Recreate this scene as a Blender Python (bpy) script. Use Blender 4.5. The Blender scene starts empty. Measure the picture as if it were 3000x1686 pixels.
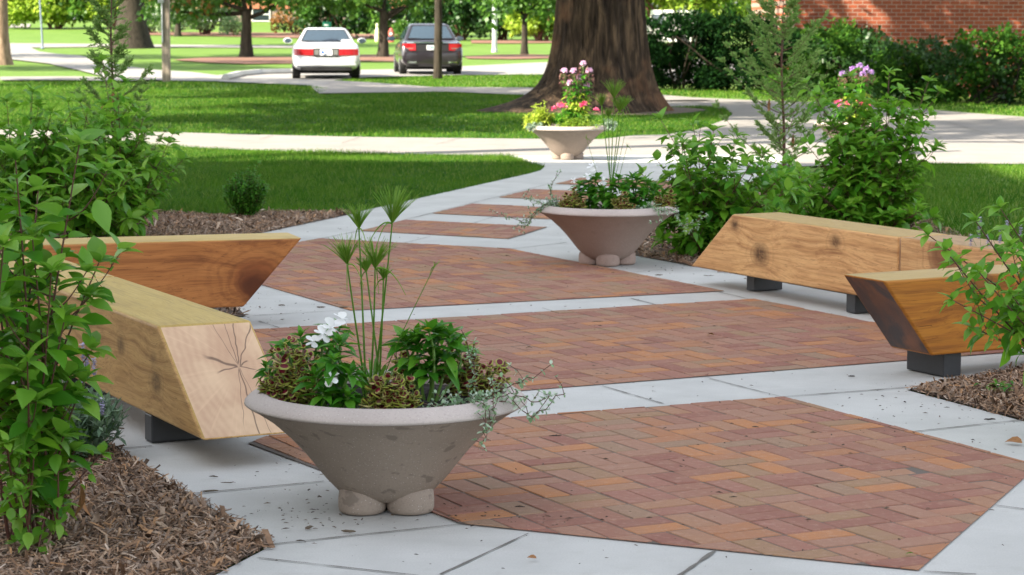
import bpy, bmesh, math, random
import numpy as np
from mathutils import Matrix, Vector
R_=math.radians
SC=bpy.context.scene
COL=SC.collection
# ---------------------------------------------------------------- camera
H=1.5813; TH=0.114919; RO=0.0026129; F=6763.16; CX,CY=1500.,843.
fwd=np.array([0,math.cos(TH),-math.sin(TH)]);up0=np.array([0,math.sin(TH),math.cos(TH)])
rt=math.cos(RO)*np.array([1.,0,0])+math.sin(RO)*up0; up=-math.sin(RO)*np.array([1.,0,0])+math.cos(RO)*up0
cd=bpy.data.cameras.new('camera');cam=bpy.data.objects.new('camera',cd);COL.objects.link(cam);SC.camera=cam
cam.matrix_world=Matrix(((rt[0],up[0],-fwd[0],0),(rt[1],up[1],-fwd[1],0),(rt[2],up[2],-fwd[2],H),(0,0,0,1)))
cd.sensor_width=36;cd.lens=F/3000*36;cd.clip_start=.1;cd.clip_end=3000
cd.dof.use_dof=True;cd.dof.focus_distance=9.0;cd.dof.aperture_fstop=9.0
# ---------------------------------------------------------------- light
SUN=np.array([-.86,-.51]);SUN=SUN/np.linalg.norm(SUN);EL=R_(35)
w=bpy.data.worlds.new('World');SC.world=w;w.use_nodes=True
nt=w.node_tree;nt.nodes.clear()
sky=nt.nodes.new('ShaderNodeTexSky');sky.sky_type='NISHITA';sky.sun_disc=False
sky.sun_elevation=EL;sky.sun_rotation=math.atan2(SUN[0],SUN[1]);sky.air_density=1.0;sky.dust_density=1.5;sky.ozone_density=1.0
bg=nt.nodes.new('ShaderNodeBackground');bg.inputs[1].default_value=.11
ow=nt.nodes.new('ShaderNodeOutputWorld');hs=nt.nodes.new('ShaderNodeHueSaturation');hs.inputs['Saturation'].default_value=.36;nt.links.new(sky.outputs[0],hs.inputs['Color']);nt.links.new(hs.outputs[0],bg.inputs[0]);nt.links.new(bg.outputs[0],ow.inputs[0])
sl=bpy.data.lights.new('sun','SUN');sl.energy=4.3;sl.angle=R_(.53);sl.color=(1,.90,.74)
so=bpy.data.objects.new('sun',sl);COL.objects.link(so)
sd=Vector((-SUN[0]*math.cos(EL),-SUN[1]*math.cos(EL),-math.sin(EL)))
so.rotation_euler=sd.to_track_quat('-Z','Y').to_euler();so.location=(-30,-20,40)
SC.view_settings.view_transform='Standard';SC.view_settings.look='None';SC.view_settings.exposure=2.2;SC.view_settings.gamma=1
SC.cycles.max_bounces=6;SC.cycles.transparent_max_bounces=6;SC.cycles.use_denoising=True;SC.cycles.caustics_reflective=False;SC.cycles.caustics_refractive=False
# ---------------------------------------------------------------- geometry helpers
def terr(y):
    y=np.asarray(y,float);d=np.clip(y-75,0,90);return 1.9e-4*d*d
def ray(x,y):
    return fwd+(x-CX)/F*rt-(y-CY)/F*up
def px(x,y,h=0.):                       # photo pixel -> point on the plane z=h
    d=ray(x,y);t=(h-H)/d[2];return np.array([d[0]*t,d[1]*t,h])
def pd(x,y,dist):                       # photo pixel -> point at ground distance dist
    d=ray(x,y);t=dist/d[1];return np.array([d[0]*t,dist,H+d[2]*t])
def gp(x,y):                            # photo pixel -> terrain
    d=ray(x,y);p=px(x,y) if d[2]<-1e-4 else np.array([0,1e4,0])
    if p[1]<75: return p
    lo,hi=70.,165.
    for _ in range(40):
        m=(lo+hi)/2
        if H+d[2]/d[1]*m>terr(m): lo=m
        else: hi=m
    return np.array([d[0]/d[1]*lo,lo,float(terr(lo))])
class MB:
    def __init__(s): s.v=[];s.f=[];s.m=[];s.n=0
    def add(s,v,f,mi=0):
        v=np.asarray(v,float).reshape(-1,3)
        fs=f if isinstance(f,list) and len(f) and isinstance(f[0],np.ndarray) and f[0].ndim==2 else None
        if fs is None:
            g={}
            for q in f: g.setdefault(len(q),[]).append(q)
            fs=[np.array(x) for x in g.values()]
        for a in fs:
            s.f.append(a+s.n);s.m.append(np.full(len(a),mi) if np.isscalar(mi) else np.asarray(mi))
        s.v.append(v);s.n+=len(v);return s
    def inst(s,T,pos,R,sc,mi=None):    # template (verts, faces array, mat idx per face)
        tv,tf,tm=T;N=len(pos)
        if N==0: return s
        sc=np.asarray(sc,float);sc=sc[:,None,None] if sc.ndim==1 else sc[:,None,:]
        vv=np.einsum('nij,nkj->nki',R,tv[None]*sc)+pos[:,None,:]
        off=(np.arange(N)*len(tv))[:,None,None]
        ff=(tf[None]+off).reshape(-1,tf.shape[1])
        mm=np.tile(tm if mi is None else np.full(len(tf),mi),N)
        return s.add(vv,[ff],mm)
    def tube(s,P,r,k=5,mi=0,cap=True):
        P=np.asarray(P,float);n=len(P);r=np.full(n,r,float) if np.isscalar(r) else np.asarray(r,float)
        T=np.gradient(P,axis=0);T/=np.linalg.norm(T,axis=1)[:,None]+1e-9
        a=np.array([0,0,1.]) if abs(T[0][2])<.9 else np.array([1.,0,0])
        X=np.cross(T,a);X/=np.linalg.norm(X,axis=1)[:,None]+1e-9;Y=np.cross(T,X)
        an=np.arange(k)*2*math.pi/k
        V=P[:,None]+r[:,None,None]*(np.cos(an)[None,:,None]*X[:,None]+np.sin(an)[None,:,None]*Y[:,None])
        q=[]
        i=np.arange(n-1)[:,None]*k;j=np.arange(k)[None];j2=(j+1)%k
        q=np.stack([i+j,i+j2,i+k+j2,i+k+j],-1).reshape(-1,4)
        s.add(V,[q],mi)
        if cap: s.add(V[-1],[np.arange(k)[None]],mi);s.add(V[0],[np.arange(k)[None][:,::-1]],mi)
        return s
    def box(s,a,b,mi=0):
        x0,y0,z0=a;x1,y1,z1=b
        v=[(x0,y0,z0),(x1,y0,z0),(x1,y1,z0),(x0,y1,z0),(x0,y0,z1),(x1,y0,z1),(x1,y1,z1),(x0,y1,z1)]
        return s.add(v,[(3,2,1,0),(4,5,6,7),(0,1,5,4),(1,2,6,5),(2,3,7,6),(3,0,4,7)],mi)
    def lathe(s,pr,k=48,mi=0,c=(0,0,0)):
        pr=np.asarray(pr,float);an=np.arange(k)*2*math.pi/k
        V=np.stack([pr[:,None,0]*np.cos(an),pr[:,None,0]*np.sin(an),np.repeat(pr[:,1:2],k,1)],-1)+np.array(c)
        n=len(pr);i=np.arange(n-1)[:,None]*k;j=np.arange(k)[None];j2=(j+1)%k
        return s.add(V,[np.stack([i+j,i+j2,i+k+j2,i+k+j],-1).reshape(-1,4)],mi)
    def build(s,name,mats,parent=None,smooth=False,bevel=0,seg=2,loc=None):
        me=bpy.data.meshes.new(name);V=np.concatenate(s.v)
        me.vertices.add(len(V));me.vertices.foreach_set('co',V.ravel())
        tot=sum(a.size for a in s.f);nf=sum(len(a) for a in s.f)
        me.loops.add(tot);me.polygons.add(nf)
        me.loops.foreach_set('vertex_index',np.concatenate([a.ravel() for a in s.f]).astype(np.int32))
        ls=np.concatenate([np.full(len(a),a.shape[1]) for a in s.f]);st=np.concatenate([[0],np.cumsum(ls)[:-1]])
        me.polygons.foreach_set('loop_start',st.astype(np.int32));me.polygons.foreach_set('loop_total',ls.astype(np.int32))
        me.polygons.foreach_set('material_index',np.concatenate(s.m).astype(np.int32))
        me.polygons.foreach_set('use_smooth',np.full(nf,bool(smooth or name in ('leaves','crown','foliage','flower'))))
        for m in (mats if isinstance(mats,(list,tuple)) else [mats]): me.materials.append(m)
        me.update();me.validate()
        if bevel:
            bm=bmesh.new();bm.from_mesh(me);bmesh.ops.remove_doubles(bm,verts=bm.verts,dist=1e-5)
            bmesh.ops.bevel(bm,geom=list(bm.edges),offset=bevel,segments=seg,profile=.6,affect='EDGES',clamp_overlap=True)
            bm.to_mesh(me);bm.free()
        o=bpy.data.objects.new(name,me);COL.objects.link(o)
        if parent: o.parent=parent
        if loc is not None: o.location=loc
        return o
def empty(name,loc,rz=0):
    o=bpy.data.objects.new(name,None);COL.objects.link(o);o.location=loc;o.rotation_euler=(0,0,rz);o.empty_display_size=.1;return o
def tag(o,label=None,cat=None,group=None,kind=None):
    if label:o['label']=label
    if cat:o['category']=cat
    if group:o['group']=group
    if kind:o['kind']=kind
    return o
def frames(D,roll=None,upv=(0,0,1)):     # rotation matrices: y->D, z ~ up
    D=D/(np.linalg.norm(D,axis=1)[:,None]+1e-9);U=np.tile(np.array(upv,float),(len(D),1))
    X=np.cross(D,U);n=np.linalg.norm(X,axis=1);bad=n<1e-3;X[bad]=np.array([1,0,0]);X/=np.linalg.norm(X,axis=1)[:,None]
    Z=np.cross(X,D)
    if roll is not None:
        c,s=np.cos(roll)[:,None],np.sin(roll)[:,None];X,Z=c*X+s*Z,-s*X+c*Z
    return np.stack([X,D,Z],-1)
def leafT(rows,wid,fold=.25,arch=.25,pet=.0,side=2):
    """leaf along +y, unit length, half widths given per row"""
    v=[];n=len(rows)
    for t,hw in zip(rows,wid):
        y=t;z=-arch*t*t
        for sx in (-1,0,1): v.append((sx*hw,y,z+fold*abs(sx)*hw))
    f=[]
    for i in range(n-1):
        for j in (0,1): f.append((i*3+j,i*3+j+1,i*3+j+4,i*3+j+3))
    return np.array(v),np.array(f),np.zeros(len(f),int)
DOG=leafT([0,.1,.3,.5,.7,.87,1],[.008,.13,.25,.27,.2,.09,.002],.35,.28)
DOGM=leafT([0,.18,.5,.8,1],[.01,.19,.27,.15,.003],.35,.28)
LANC=leafT([0,.22,.5,.8,1],[.02,.17,.21,.11,.002],.4,.35)
OVAL=leafT([0,.3,.7,1],[.03,.3,.3,.02],.2,.15)
DIA=(np.array([(0,0,0),(.42,.5,.05),(0,1,0),(-.42,.5,.05)]),np.array([(0,1,2,3)]),np.zeros(1,int))
SPR=(np.array([(0,0,0),(.19,.5,.02),(0,1,-.02),(-.19,.5,.02)]),np.array([(0,1,2,3)]),np.zeros(1,int))
BLD=(np.array([(-.5,0,0),(.5,0,0),(0,.15,1)]),np.array([(0,1,2)]),np.zeros(1,int))
def clip(poly,n,c):                      # keep n.p<=c
    out=[];L=len(poly)
    for i in range(L):
        a,b=poly[i],poly[(i+1)%L];da=n[0]*a[0]+n[1]*a[1]-c;db=n[0]*b[0]+n[1]*b[1]-c
        if da<=0: out.append(a)
        if da*db<0:
            t=da/(da-db);out.append((a[0]+t*(b[0]-a[0]),a[1]+t*(b[1]-a[1])))
    return out
def clipc(poly,cv):                      # clip by convex ccw polygon
    for i in range(len(cv)):
        a,b=cv[i],cv[(i+1)%len(cv)];n=(b[1]-a[1],-(b[0]-a[0]));poly=clip(poly,n,n[0]*a[0]+n[1]*a[1])
        if len(poly)<3:return []
    return poly
def area(p): return .5*sum(p[i][0]*p[(i+1)%len(p)][1]-p[(i+1)%len(p)][0]*p[i][1] for i in range(len(p)))
def inside(P,poly):
    P=np.asarray(P);x,y=P[:,0],P[:,1];r=np.zeros(len(P),bool);n=len(poly);j=n-1
    for i in range(n):
        xi,yi=poly[i][:2];xj,yj=poly[j][:2]
        r^=((yi>y)!=(yj>y))&(x<(xj-xi)*(y-yi)/(yj-yi+1e-12)+xi);j=i
    return r
def drape(name,poly,lift,mat,step=4.,kind='structure'):
    mb=MB();poly=[(p[0],p[1]) for p in poly]
    if area(poly)<0: poly=poly[::-1]
    y0=min(p[1] for p in poly);y1=max(p[1] for p in poly);n=max(1,int(math.ceil((y1-y0)/step))) if y1>75 else 1
    for i in range(n):
        a=y0+(y1-y0)*i/n;b=y0+(y1-y0)*(i+1)/n
        q=clip(clip(poly,(0,-1),-a),(0,1),b)
        if len(q)>2: mb.add([(x,y,float(terr(y))+lift) for x,y in q],[tuple(range(len(q)))])
    o=mb.build(name,mat);o['kind']=kind;return o
def pxs(L,h=0): return [tuple(px(x,y,h)[:2]) for x,y in L]
def gps(L): return [tuple(gp(x,y)[:2]) for x,y in L]
# ---------------------------------------------------------------- material helpers
class E:
    def __init__(s,nt,sk): s.nt=nt;s.s=sk
    def _m(s,op,*a):
        n=s.nt.nodes.new('ShaderNodeMath');n.operation=op
        for i,x in enumerate((s,)+a):
            if isinstance(x,E): s.nt.links.new(x.s,n.inputs[i])
            else: n.inputs[i].default_value=x
        return E(s.nt,n.outputs[0])
    def __add__(s,o):return s._m('ADD',o)
    def __radd__(s,o):return s._m('ADD',o)
    def __sub__(s,o):return s._m('SUBTRACT',o)
    def __mul__(s,o):return s._m('MULTIPLY',o)
    def __rmul__(s,o):return s._m('MULTIPLY',o)
    def __truediv__(s,o):return s._m('DIVIDE',o)
    def f(s,op,*a):return s._m(op,*a)
    def ss(s,a,b):                       # smooth map a..b -> 0..1
        n=s.nt.nodes.new('ShaderNodeMapRange');n.interpolation_type='SMOOTHSTEP';s.nt.links.new(s.s,n.inputs[0])
        n.inputs[1].default_value=a;n.inputs[2].default_value=b;return E(s.nt,n.outputs[0])
class M:
    def __init__(s,name,rough=.6,spec=.4):
        s.m=bpy.data.materials.new(name);s.m.use_nodes=True;s.nt=s.m.node_tree;s.b=s.nt.nodes['Principled BSDF']
        s.b.inputs['Roughness'].default_value=rough;s.b.inputs['Specular IOR Level'].default_value=spec
        s._tc=None
    def node(s,t,**k):
        n=s.nt.nodes.new(t)
        for a,v in k.items(): setattr(n,a,v)
        return n
    def obj(s):
        if not s._tc: s._tc=s.node('ShaderNodeTexCoord')
        return s._tc.outputs['Object']
    def xyz(s,v=None):
        n=s.node('ShaderNodeSeparateXYZ');s.nt.links.new(v or s.obj(),n.inputs[0]);return [E(s.nt,o) for o in n.outputs]
    def comb(s,x,y,z):
        n=s.node('ShaderNodeCombineXYZ')
        for i,q in enumerate((x,y,z)):
            if isinstance(q,E): s.nt.links.new(q.s,n.inputs[i])
            else: n.inputs[i].default_value=q
        return n.outputs[0]
    def mapv(s,sc,v=None,loc=(0,0,0)):
        n=s.node('ShaderNodeMapping');s.nt.links.new(v or s.obj(),n.inputs[0]);n.inputs['Scale'].default_value=sc;n.inputs['Location'].default_value=loc;return n.outputs[0]
    def noise(s,scale,det=3,v=None,rough=.55,dist=0.,col=False):
        n=s.node('ShaderNodeTexNoise');s.nt.links.new(v or s.obj(),n.inputs['Vector']);n.inputs['Scale'].default_value=scale
        n.inputs['Detail'].default_value=det;n.inputs['Roughness'].default_value=rough;n.inputs['Distortion'].default_value=dist
        return E(s.nt,n.outputs[0])
    def vor(s,scale,v=None,feat='F1',out=0):
        n=s.node('ShaderNodeTexVoronoi');n.feature=feat;s.nt.links.new(v or s.obj(),n.inputs['Vector']);n.inputs['Scale'].default_value=scale;return E(s.nt,n.outputs[out])
    def isl(s):
        n=s.node('ShaderNodeNewGeometry');return E(s.nt,n.outputs['Random Per Island'])
    def ramp(s,fac,stops,interp='LINEAR'):
        n=s.node('ShaderNodeValToRGB');s.nt.links.new(fac.s,n.inputs[0]);r=n.color_ramp;r.interpolation=interp
        while len(r.elements)<len(stops): r.elements.new(.5)
        for e,(p,c) in zip(r.elements,stops): e.position=p;e.color=(*c,1)
        return n.outputs[0]
    def mix(s,fac,a,b,mode='MIX'):
        n=s.node('ShaderNodeMix');n.data_type='RGBA';n.blend_type=mode
        if isinstance(fac,E): s.nt.links.new(fac.s,n.inputs[0])
        else: n.inputs[0].default_value=fac
        for i,q in ((6,a),(7,b)):
            if isinstance(q,tuple): n.inputs[i].default_value=(*q,1)
            else: s.nt.links.new(q,n.inputs[i])
        return n.outputs[2]
    def col(s,c):
        if isinstance(c,tuple): s.b.inputs['Base Color'].default_value=(*c,1)
        else: s.nt.links.new(c,s.b.inputs['Base Color'])
        return s
    def rgh(s,e): s.nt.links.new(e.s,s.b.inputs['Roughness']);return s
    def bump(s,e,st=.3,dist=.01):
        n=s.node('ShaderNodeBump');n.inputs['Strength'].default_value=st;n.inputs['Distance'].default_value=dist
        s.nt.links.new(e.s,n.inputs['Height']);s.nt.links.new(n.outputs[0],s.b.inputs['Normal']);return s
    def trans(s,c,amt):                  # leaf translucency
        t=s.node('ShaderNodeBsdfTranslucent')
        if isinstance(c,tuple): t.inputs[0].default_value=(*c,1)
        else: s.nt.links.new(c,t.inputs[0])
        mx=s.node('ShaderNodeMixShader');mx.inputs[0].default_value=amt
        s.nt.links.new(s.b.outputs[0],mx.inputs[1]);s.nt.links.new(t.outputs[0],mx.inputs[2])
        s.nt.links.new(mx.outputs[0],s.nt.nodes['Material Output'].inputs[0]);return s
def plain(name,c,rough=.6,metal=0,spec=.4,var=.12,sc=8):
    m=M(name,rough,spec);n=m.noise(sc,4)
    m.col(m.mix(n,tuple(x*(1-var) for x in c),tuple(min(1,x*(1+var)) for x in c)));m.b.inputs['Metallic'].default_value=metal;return m.m
def leafm(name,c1,c2,c3=None,tr=.35,rough=.45,spec=.35):
    m=M(name,rough,spec);c3=c3 or c2
    c=m.ramp(m.isl(),[(0,c1),(.55,c2),(1,c3)]);m.col(c);br=m.mix(.5,c,tuple(min(1,x*1.5) for x in c3));m.trans(br,tr);return m.m
def grassm():
    m=M('grass_blade',.6,.08);n=m.noise(.7,4).ss(.35,.7);n2=m.noise(5,2).ss(.45,.75)
    c=m.ramp(m.isl(),[(0,(.014,.078,.006)),(.55,(.034,.13,.008)),(.85,(.12,.22,.022)),(1,(.26,.30,.09))]);c=m.mix(n*.55,c,(.09,.20,.014));c=m.mix(n2*.4,c,(.17,.22,.04));m.col(c);m.trans(c,.42);return m.m
def barkm(name,c1,c2,sx=14,sz=2.5,bs=.8):
    m=M(name,.9,.2);n=m.noise(1,6,m.mapv((sx,sx,sz)),.6);n2=m.noise(1.2,2)
    m.col(m.mix(n2.ss(.35,.65),m.ramp(n,[(.3,c1),(.7,c2)]),m.ramp(n,[(.3,tuple(x*.7 for x in c1)),(.7,tuple(x*.85 for x in c2))])));m.bump(n,bs,.03);return m.m
# ---------------------------------------------------------------- materials
UA=.471347;UU=(math.cos(UA),math.sin(UA));VV=(-UU[1],UU[0])      # paving axes: along the rows, away from the viewer
def concm(name,base,warm=(1,1,1)):
    m=M(name,.85,.25);n=m.noise(2.2,5);n2=m.noise(160,2);n3=m.vor(60)
    c=m.mix(n.ss(.3,.7),tuple(base*.9*w for w in warm),tuple(base*1.06*w for w in warm))
    c=m.mix((n2.ss(.35,.7))*.35,c,tuple(base*.72*w for w in warm));st=m.noise(.9,4).ss(.5,.7)
    c=m.mix(st*.25,c,(base*.62,base*.6,base*.56));br=m.noise(1,2,m.mapv((9,260,1)));c=m.mix(br.ss(.5,.7)*.12,c,(base*.6,base*.6,base*.58));c=m.mix(m.noise(11,4).ss(.56,.72)*.22,c,(base*.7,base*.68,base*.62));m.col(c);m.bump(n2,.25,.004);return m.m
mt_conc=concm('pale_concrete',.485,(1,1.,.955))
mt_path=concm('warm_path_concrete',.235,(1.07,1,.93))
mt_road=concm('road_concrete',.24,(1.04,1,.95))
mt_joint=plain('joint_dirt',(.135,.125,.11),.95)
def brickm():
    m=M('paver_brick',.85,.15);r=m.isl();n=m.noise(9,4);n2=m.noise(240,2)
    c=m.ramp(r,[(0,(.225,.105,.078)),(.16,(.26,.145,.105)),(.3,(.30,.135,.065)),(.42,(.235,.105,.085)),(.53,(.28,.155,.095)),(.63,(.19,.075,.062)),(.72,(.235,.155,.088)),(.80,(.37,.16,.06)),(.88,(.22,.155,.105)),(.94,(.28,.14,.095))],'CONSTANT')
    c=m.mix(n.ss(.35,.75)*.45,c,(.25,.15,.11));c=m.mix(.22,c,(.33,.20,.14));c=m.mix(m.noise(38,3).ss(.5,.75)*.35,c,(.40,.27,.215));c=m.mix(1.,c,(1.12,1.08,1.04),'MULTIPLY');c=m.mix(n2.ss(.45,.75)*.35,c,(.13,.085,.075));m.col(c);m.bump(n2,.3,.003);return m.m
mt_brick=brickm()
mt_sand=plain('joint_sand',(.115,.095,.08),.95,sc=60)
def lawnm(name,a,b,c3):
    m=M(name,.9,.15);n=m.noise(.5,4);n2=m.noise(22,3,m.mapv((1,1,1)))
    m.col(m.mix(n2.ss(.3,.7),m.mix(n.ss(.35,.65),a,b),c3));m.bump(n2,.5,.03);return m.m
mt_lawn=lawnm('lawn_ground',(.022,.085,.006),(.04,.11,.01),(.014,.05,.004))
mt_far=lawnm('far_lawn',(.10,.18,.03),(.13,.21,.04),(.075,.14,.022))
mt_grass=grassm()
mt_soil=plain('potting_soil',(.022,.018,.015),.95,var=.5,sc=60)
mt_mulchbase=plain('mulch_base',(.07,.048,.035),.95,var=.4,sc=30)
def chipm():
    m=M('mulch_chip',.85,.2);r=m.isl()
    c=m.ramp(r,[(0,(.06,.042,.032)),(.22,(.15,.095,.062)),(.42,(.24,.16,.11)),(.6,(.18,.145,.125)),(.76,(.31,.24,.185)),(.9,(.30,.17,.085)),(1,(.48,.42,.37))])
    c=m.mix(1.,c,(1.32,1.25,1.15),'MULTIPLY');m.col(m.mix(m.noise(60,2).ss(.3,.7)*.3,c,(.06,.04,.028)));return m.m
mt_chip=chipm()
mt_redmulch=plain('red_mulch',(.17,.085,.055),.95,var=.5,sc=3)
mt_litter=leafm('litter_bits',(.03,.022,.018),(.06,.042,.03),(.13,.09,.06),.0,.9)
mt_black=plain('black_stone_block',(.022,.023,.026),.45,spec=.5,var=.4,sc=40)
# ---------------------------------------------------------------- ground
rng=np.random.default_rng(5)
mb=MB();ys=list(np.arange(-60,76,15))+list(np.arange(78,171,3))+[200,260,400,700,1200];xs=[-700,-300,-120,-60,-30,0,30,60,120,300,700]
V=[(x,y,float(terr(y))-.03) for y in ys for x in xs];nx=len(xs)
mb.add(V,[(i*nx+j,i*nx+j+1,(i+1)*nx+j+1,(i+1)*nx+j) for i in range(len(ys)-1) for j in range(nx-1)])
o=mb.build('lawn',mt_far);o['kind']='structure'
def flat(name,poly,z,mat):
    o=MB().add([(p[0],p[1],z) for p in (poly if area(poly)>0 else poly[::-1])],[tuple(range(len(poly)))]).build(name,mat);o['kind']='structure';return o
def st(s,t): return (s*UU[0]+t*VV[0],s*UU[1]+t*VV[1])
# lit/near lawn underlay
lawnL=[(-14,15.8),(-2.45,15.8),(-1.85,17.28),(-1.32,18.93),(.18,24.09),(.3,24.6),(.36,25.3),(.2,26.0),(-.04,27.3),(-1.38,27.7),(-2.87,28.2),(-3.96,28.9),(-6.5,30.9),(-14,36)]
flat('lawn_near',lawnL,-.012,mt_lawn)
midL=[(-14,39),(-7.4,33.6),(-4.76,32.9),(-3.5,32.3),(-1.9,31.7),(0,31.4),(1.2,31.3)]+pxs([(1857,396),(1950,394),(2044,379),(2120,352),(2146,335),(2125,318),(2050,311),(1950,313),(1850,300),(1521,281),(1309,272),(1061,275),(936,277),(800,268),(0,262)])
flat('lawn_middle',midL,-.012,mt_lawn)
# paving slab outline (concrete, one sheet with bays)
left=[(-.83,6.1),(-.85,6.48),(-.72,6.88),st(2.5,7.6),st(2.5,11.6),st(4.3,11.6),(-2.25,15.9),(-1.85,17.28),(-1.28,19.2),(.18,24.09),(.3,24.6),(.36,25.3),(.2,26.0),(-.04,27.3)]
right=[(3.4,27.6),(2.35,22.8),(1.45,19.5),(.95,17.6),(.72,16.3),(.83,15.6),st(7.83,14.0),st(7.83,8.45),(2.36,10.51),(1.71,9.87),st(5.97,7.5),(2.6,7.8),(4.2,7.2),(4.2,4.6),(-.9,4.6)]
flat('paving_concrete',left+right,0.,mt_conc)
# side path and broad right-hand path
pathp=[(-14,36),(-6.5,30.9),(-3.96,28.9),(-2.87,28.2),(-1.38,27.7),(-.04,27.3),(.2,26.0),(.36,25.3),(3.0,25.4),(4.4,26.2),(6.9,25.9),(12,25.5),(14,25.5),(14,34)]+pxs([(3000,342),(2821,329),(2650,314),(2500,303),(2350,298),(2202,293),(1935,281),(1950,313),(2050,311),(2125,318),(2146,335),(2120,352),(2044,379),(1950,394),(1857,396)])+[(1.2,31.3),(0,31.4),(-1.9,31.7),(-3.5,32.3),(-4.76,32.9),(-7.4,33.6),(-14,39)]
flat('path',pathp,-.005,mt_path)
# ---------------------------------------------------------------- brick fields (basket weave of pairs)
C=.2042;O=np.array([.296672,7.182930])
vn=(UU[1],-UU[0])
def brick_field(name,poly,ang=None,org=O,seed=0):
    rg=np.random.default_rng(seed)
    poly=poly if area(poly)>0 else poly[::-1]
    u=UU if ang is None else (math.cos(ang),math.sin(ang));v=(u[1],-u[0])
    o=flat(name,poly,.0038,mt_sand)
    P=np.array(poly);I=(P-org)@np.array(u)/C;J=(P-org)@np.array(v)/C
    mb=MB();g=.0038
    def rect(i0,j0,i1,j1):
        q=[(i0+g/C,j0+g/C),(i1-g/C,j0+g/C),(i1-g/C,j1-g/C),(i0+g/C,j1-g/C)]
        return [(org[0]+C*(a*u[0]+b*v[0]),org[1]+C*(a*u[1]+b*v[1])) for a,b in q]
    for i in range(int(I.min())-1,int(I.max())+2):
        for j in range(int(J.min())-1,int(J.max())+2):
            for k in (0,1):
                # cells with i+j even: two bricks laid along u, else along v
                a=rect(i,j+.5*k,i+1,j+.5*k+.5) if (i+j)%2==0 else rect(i+.5*k,j,i+.5*k+.5,j+1)
                if area(a)<0: a=a[::-1]
                a=clipc(a,poly)
                if len(a)<3 or abs(area(a))<3e-4: continue
                n=len(a);c=np.mean(a,axis=0);z=.0066+rg.normal()*.0006;tx,ty=rg.normal(size=2)*.006
                ins=[(p[0]+(c[0]-p[0])*.045,p[1]+(c[1]-p[1])*.045) for p in a]
                vs=[(p[0],p[1],z-.003) for p in a]+[(p[0],p[1],z+(p[0]-c[0])*tx+(p[1]-c[1])*ty) for p in ins]
                mb.add(vs,[tuple(range(n,2*n))]+[(m,(m+1)%n,n+(m+1)%n,n+m) for m in range(n)])
    b=mb.build(name+'_bricks',mt_brick);b['kind']='structure'
Z1=[(-.93,8.68),(-.16,7.16),(1.18,6.55),(1.89,8.15),(1.15,9.66)]
Z1=[(-.93,8.70),(-.99,8.55),(-.24,7.30),(-.16,7.16),(1.18,6.55),(1.89,8.15),(1.15,9.66)]
Z2=[st(3.11,8.72),st(3.11,11.07),st(7.2,11.07),st(7.2,8.72)][::-1]
Z3=[(-1.4,16.75),(-.02,16.03),(1.25,13.52),(-.885,12.56),(-1.5,13.77),(-2.16,15.07)][::-1]
brick_field('brick_paving_near',Z1,seed=1);brick_field('brick_paving_middle',Z2,seed=2);brick_field('brick_paving_far',Z3,seed=3)
SA=math.atan2(-.62,1.13)
def ll(t): return (-1.15+t*.306,17.39+t)
for k,(a,b) in enumerate([(0,.97),(1.6,2.61),(3.36,4.39),(5.13,6.0)]):
    p=[ll(a),ll(b)];q=[(p[1][0]+1.12,p[1][1]-.62),(p[0][0]+1.12,p[0][1]-.62)]
    brick_field('brick_strip_%s'%('one','two','three','four')[k],p+q,ang=math.atan2(5.98,1.83),org=np.array(p[0]),seed=10+k)
# joints between the concrete bays
mb=MB();rj=np.random.default_rng(3)
def joint(a,b,w=.007):
    a=np.array(a[:2]);b=np.array(b[:2]);L=np.linalg.norm(b-a);n=max(2,int(L/.05));d=(b-a)/L;nn=np.array([-d[1],d[0]])
    t=np.linspace(0,1,n+1);off=np.cumsum(rj.normal(size=n+1))*.0006;off-=np.linspace(off[0],off[-1],n+1)
    ww=w/2*(1+.35*rj.normal(size=n+1)).clip(.35,2)
    c=a+(b-a)*t[:,None]+off[:,None]*nn
    V=np.concatenate([np.c_[c-nn*ww[:,None],np.full(n+1,.004)],np.c_[c+nn*ww[:,None],np.full(n+1,.004)]])
    mb.add(V,[np.array([(i,i+1,n+2+i,n+1+i) for i in range(n)])])
J=[((1350,1539),(804,1597),.007),((1548,1566),(1290,1686),.007),((2097,1615),(1990,1690),.014),((753,1637),(1230,1690),.006),((553,1450),(949,1413),.008),((336,1318),(445,1309),.006),
((2679,1267),(3000,1232),.007),((2915,1483),(3000,1494),.008),((2705,1677),(2860,1686),.008),((1764,1133),(1944,1185),.006),((2078,1111),(2293,1166),.006),((1350,1290),(1434,1214),.004),((1352,1190),(1434,1214),.005),
((2293,1165),(2660,1137),.008),((1848,876),(1948,901),.008),((1588,904),(1624,915),.005),((740,927),(1011,911),.008),((759,943),(818,962),.007),((2240,880),(2256,884),.004),((1500,731),(1660,712),.008),((1836,801),(1950,790),.006),((2542,937),(2700,915),.006),((2103,856),(2215,884),.007),
((936,701),(1055,678),.007),((1055,678),(1260,627),.007),((1260,627),(1449,580),.007),((1449,580),(1609,540),.008),((1487,703),(1603,667),.009),((781,700),(946,702),.007),((1182,714),(1260,695),.007),((1380,657),(1443,638),.007),((1250,768),(1400,760),.0001),((1010,1000),(800,1010),.0001)]
for a,b,wd in J:
    if wd>.001: joint(px(*a),px(*b),wd)
# path joints
for a,b in (((1270,426),(1350,404)),((1000,420),(1060,400)),((2640,470),(2760,400)),((2780,360),(2990,420)),((760,410),(800,396))): joint(px(*a),px(*b),.012)
joint((-.83,4.7),(-.55,6.45),.006)
o=mb.build('paving_joints',mt_joint);o['kind']='structure'
# edging strip of exposed soil beside slab edges
for i,(a,b) in enumerate([((-.04,27.25),(.18,24.05)),((.18,24.05),(-1.28,19.15))]):
    pass
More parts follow.
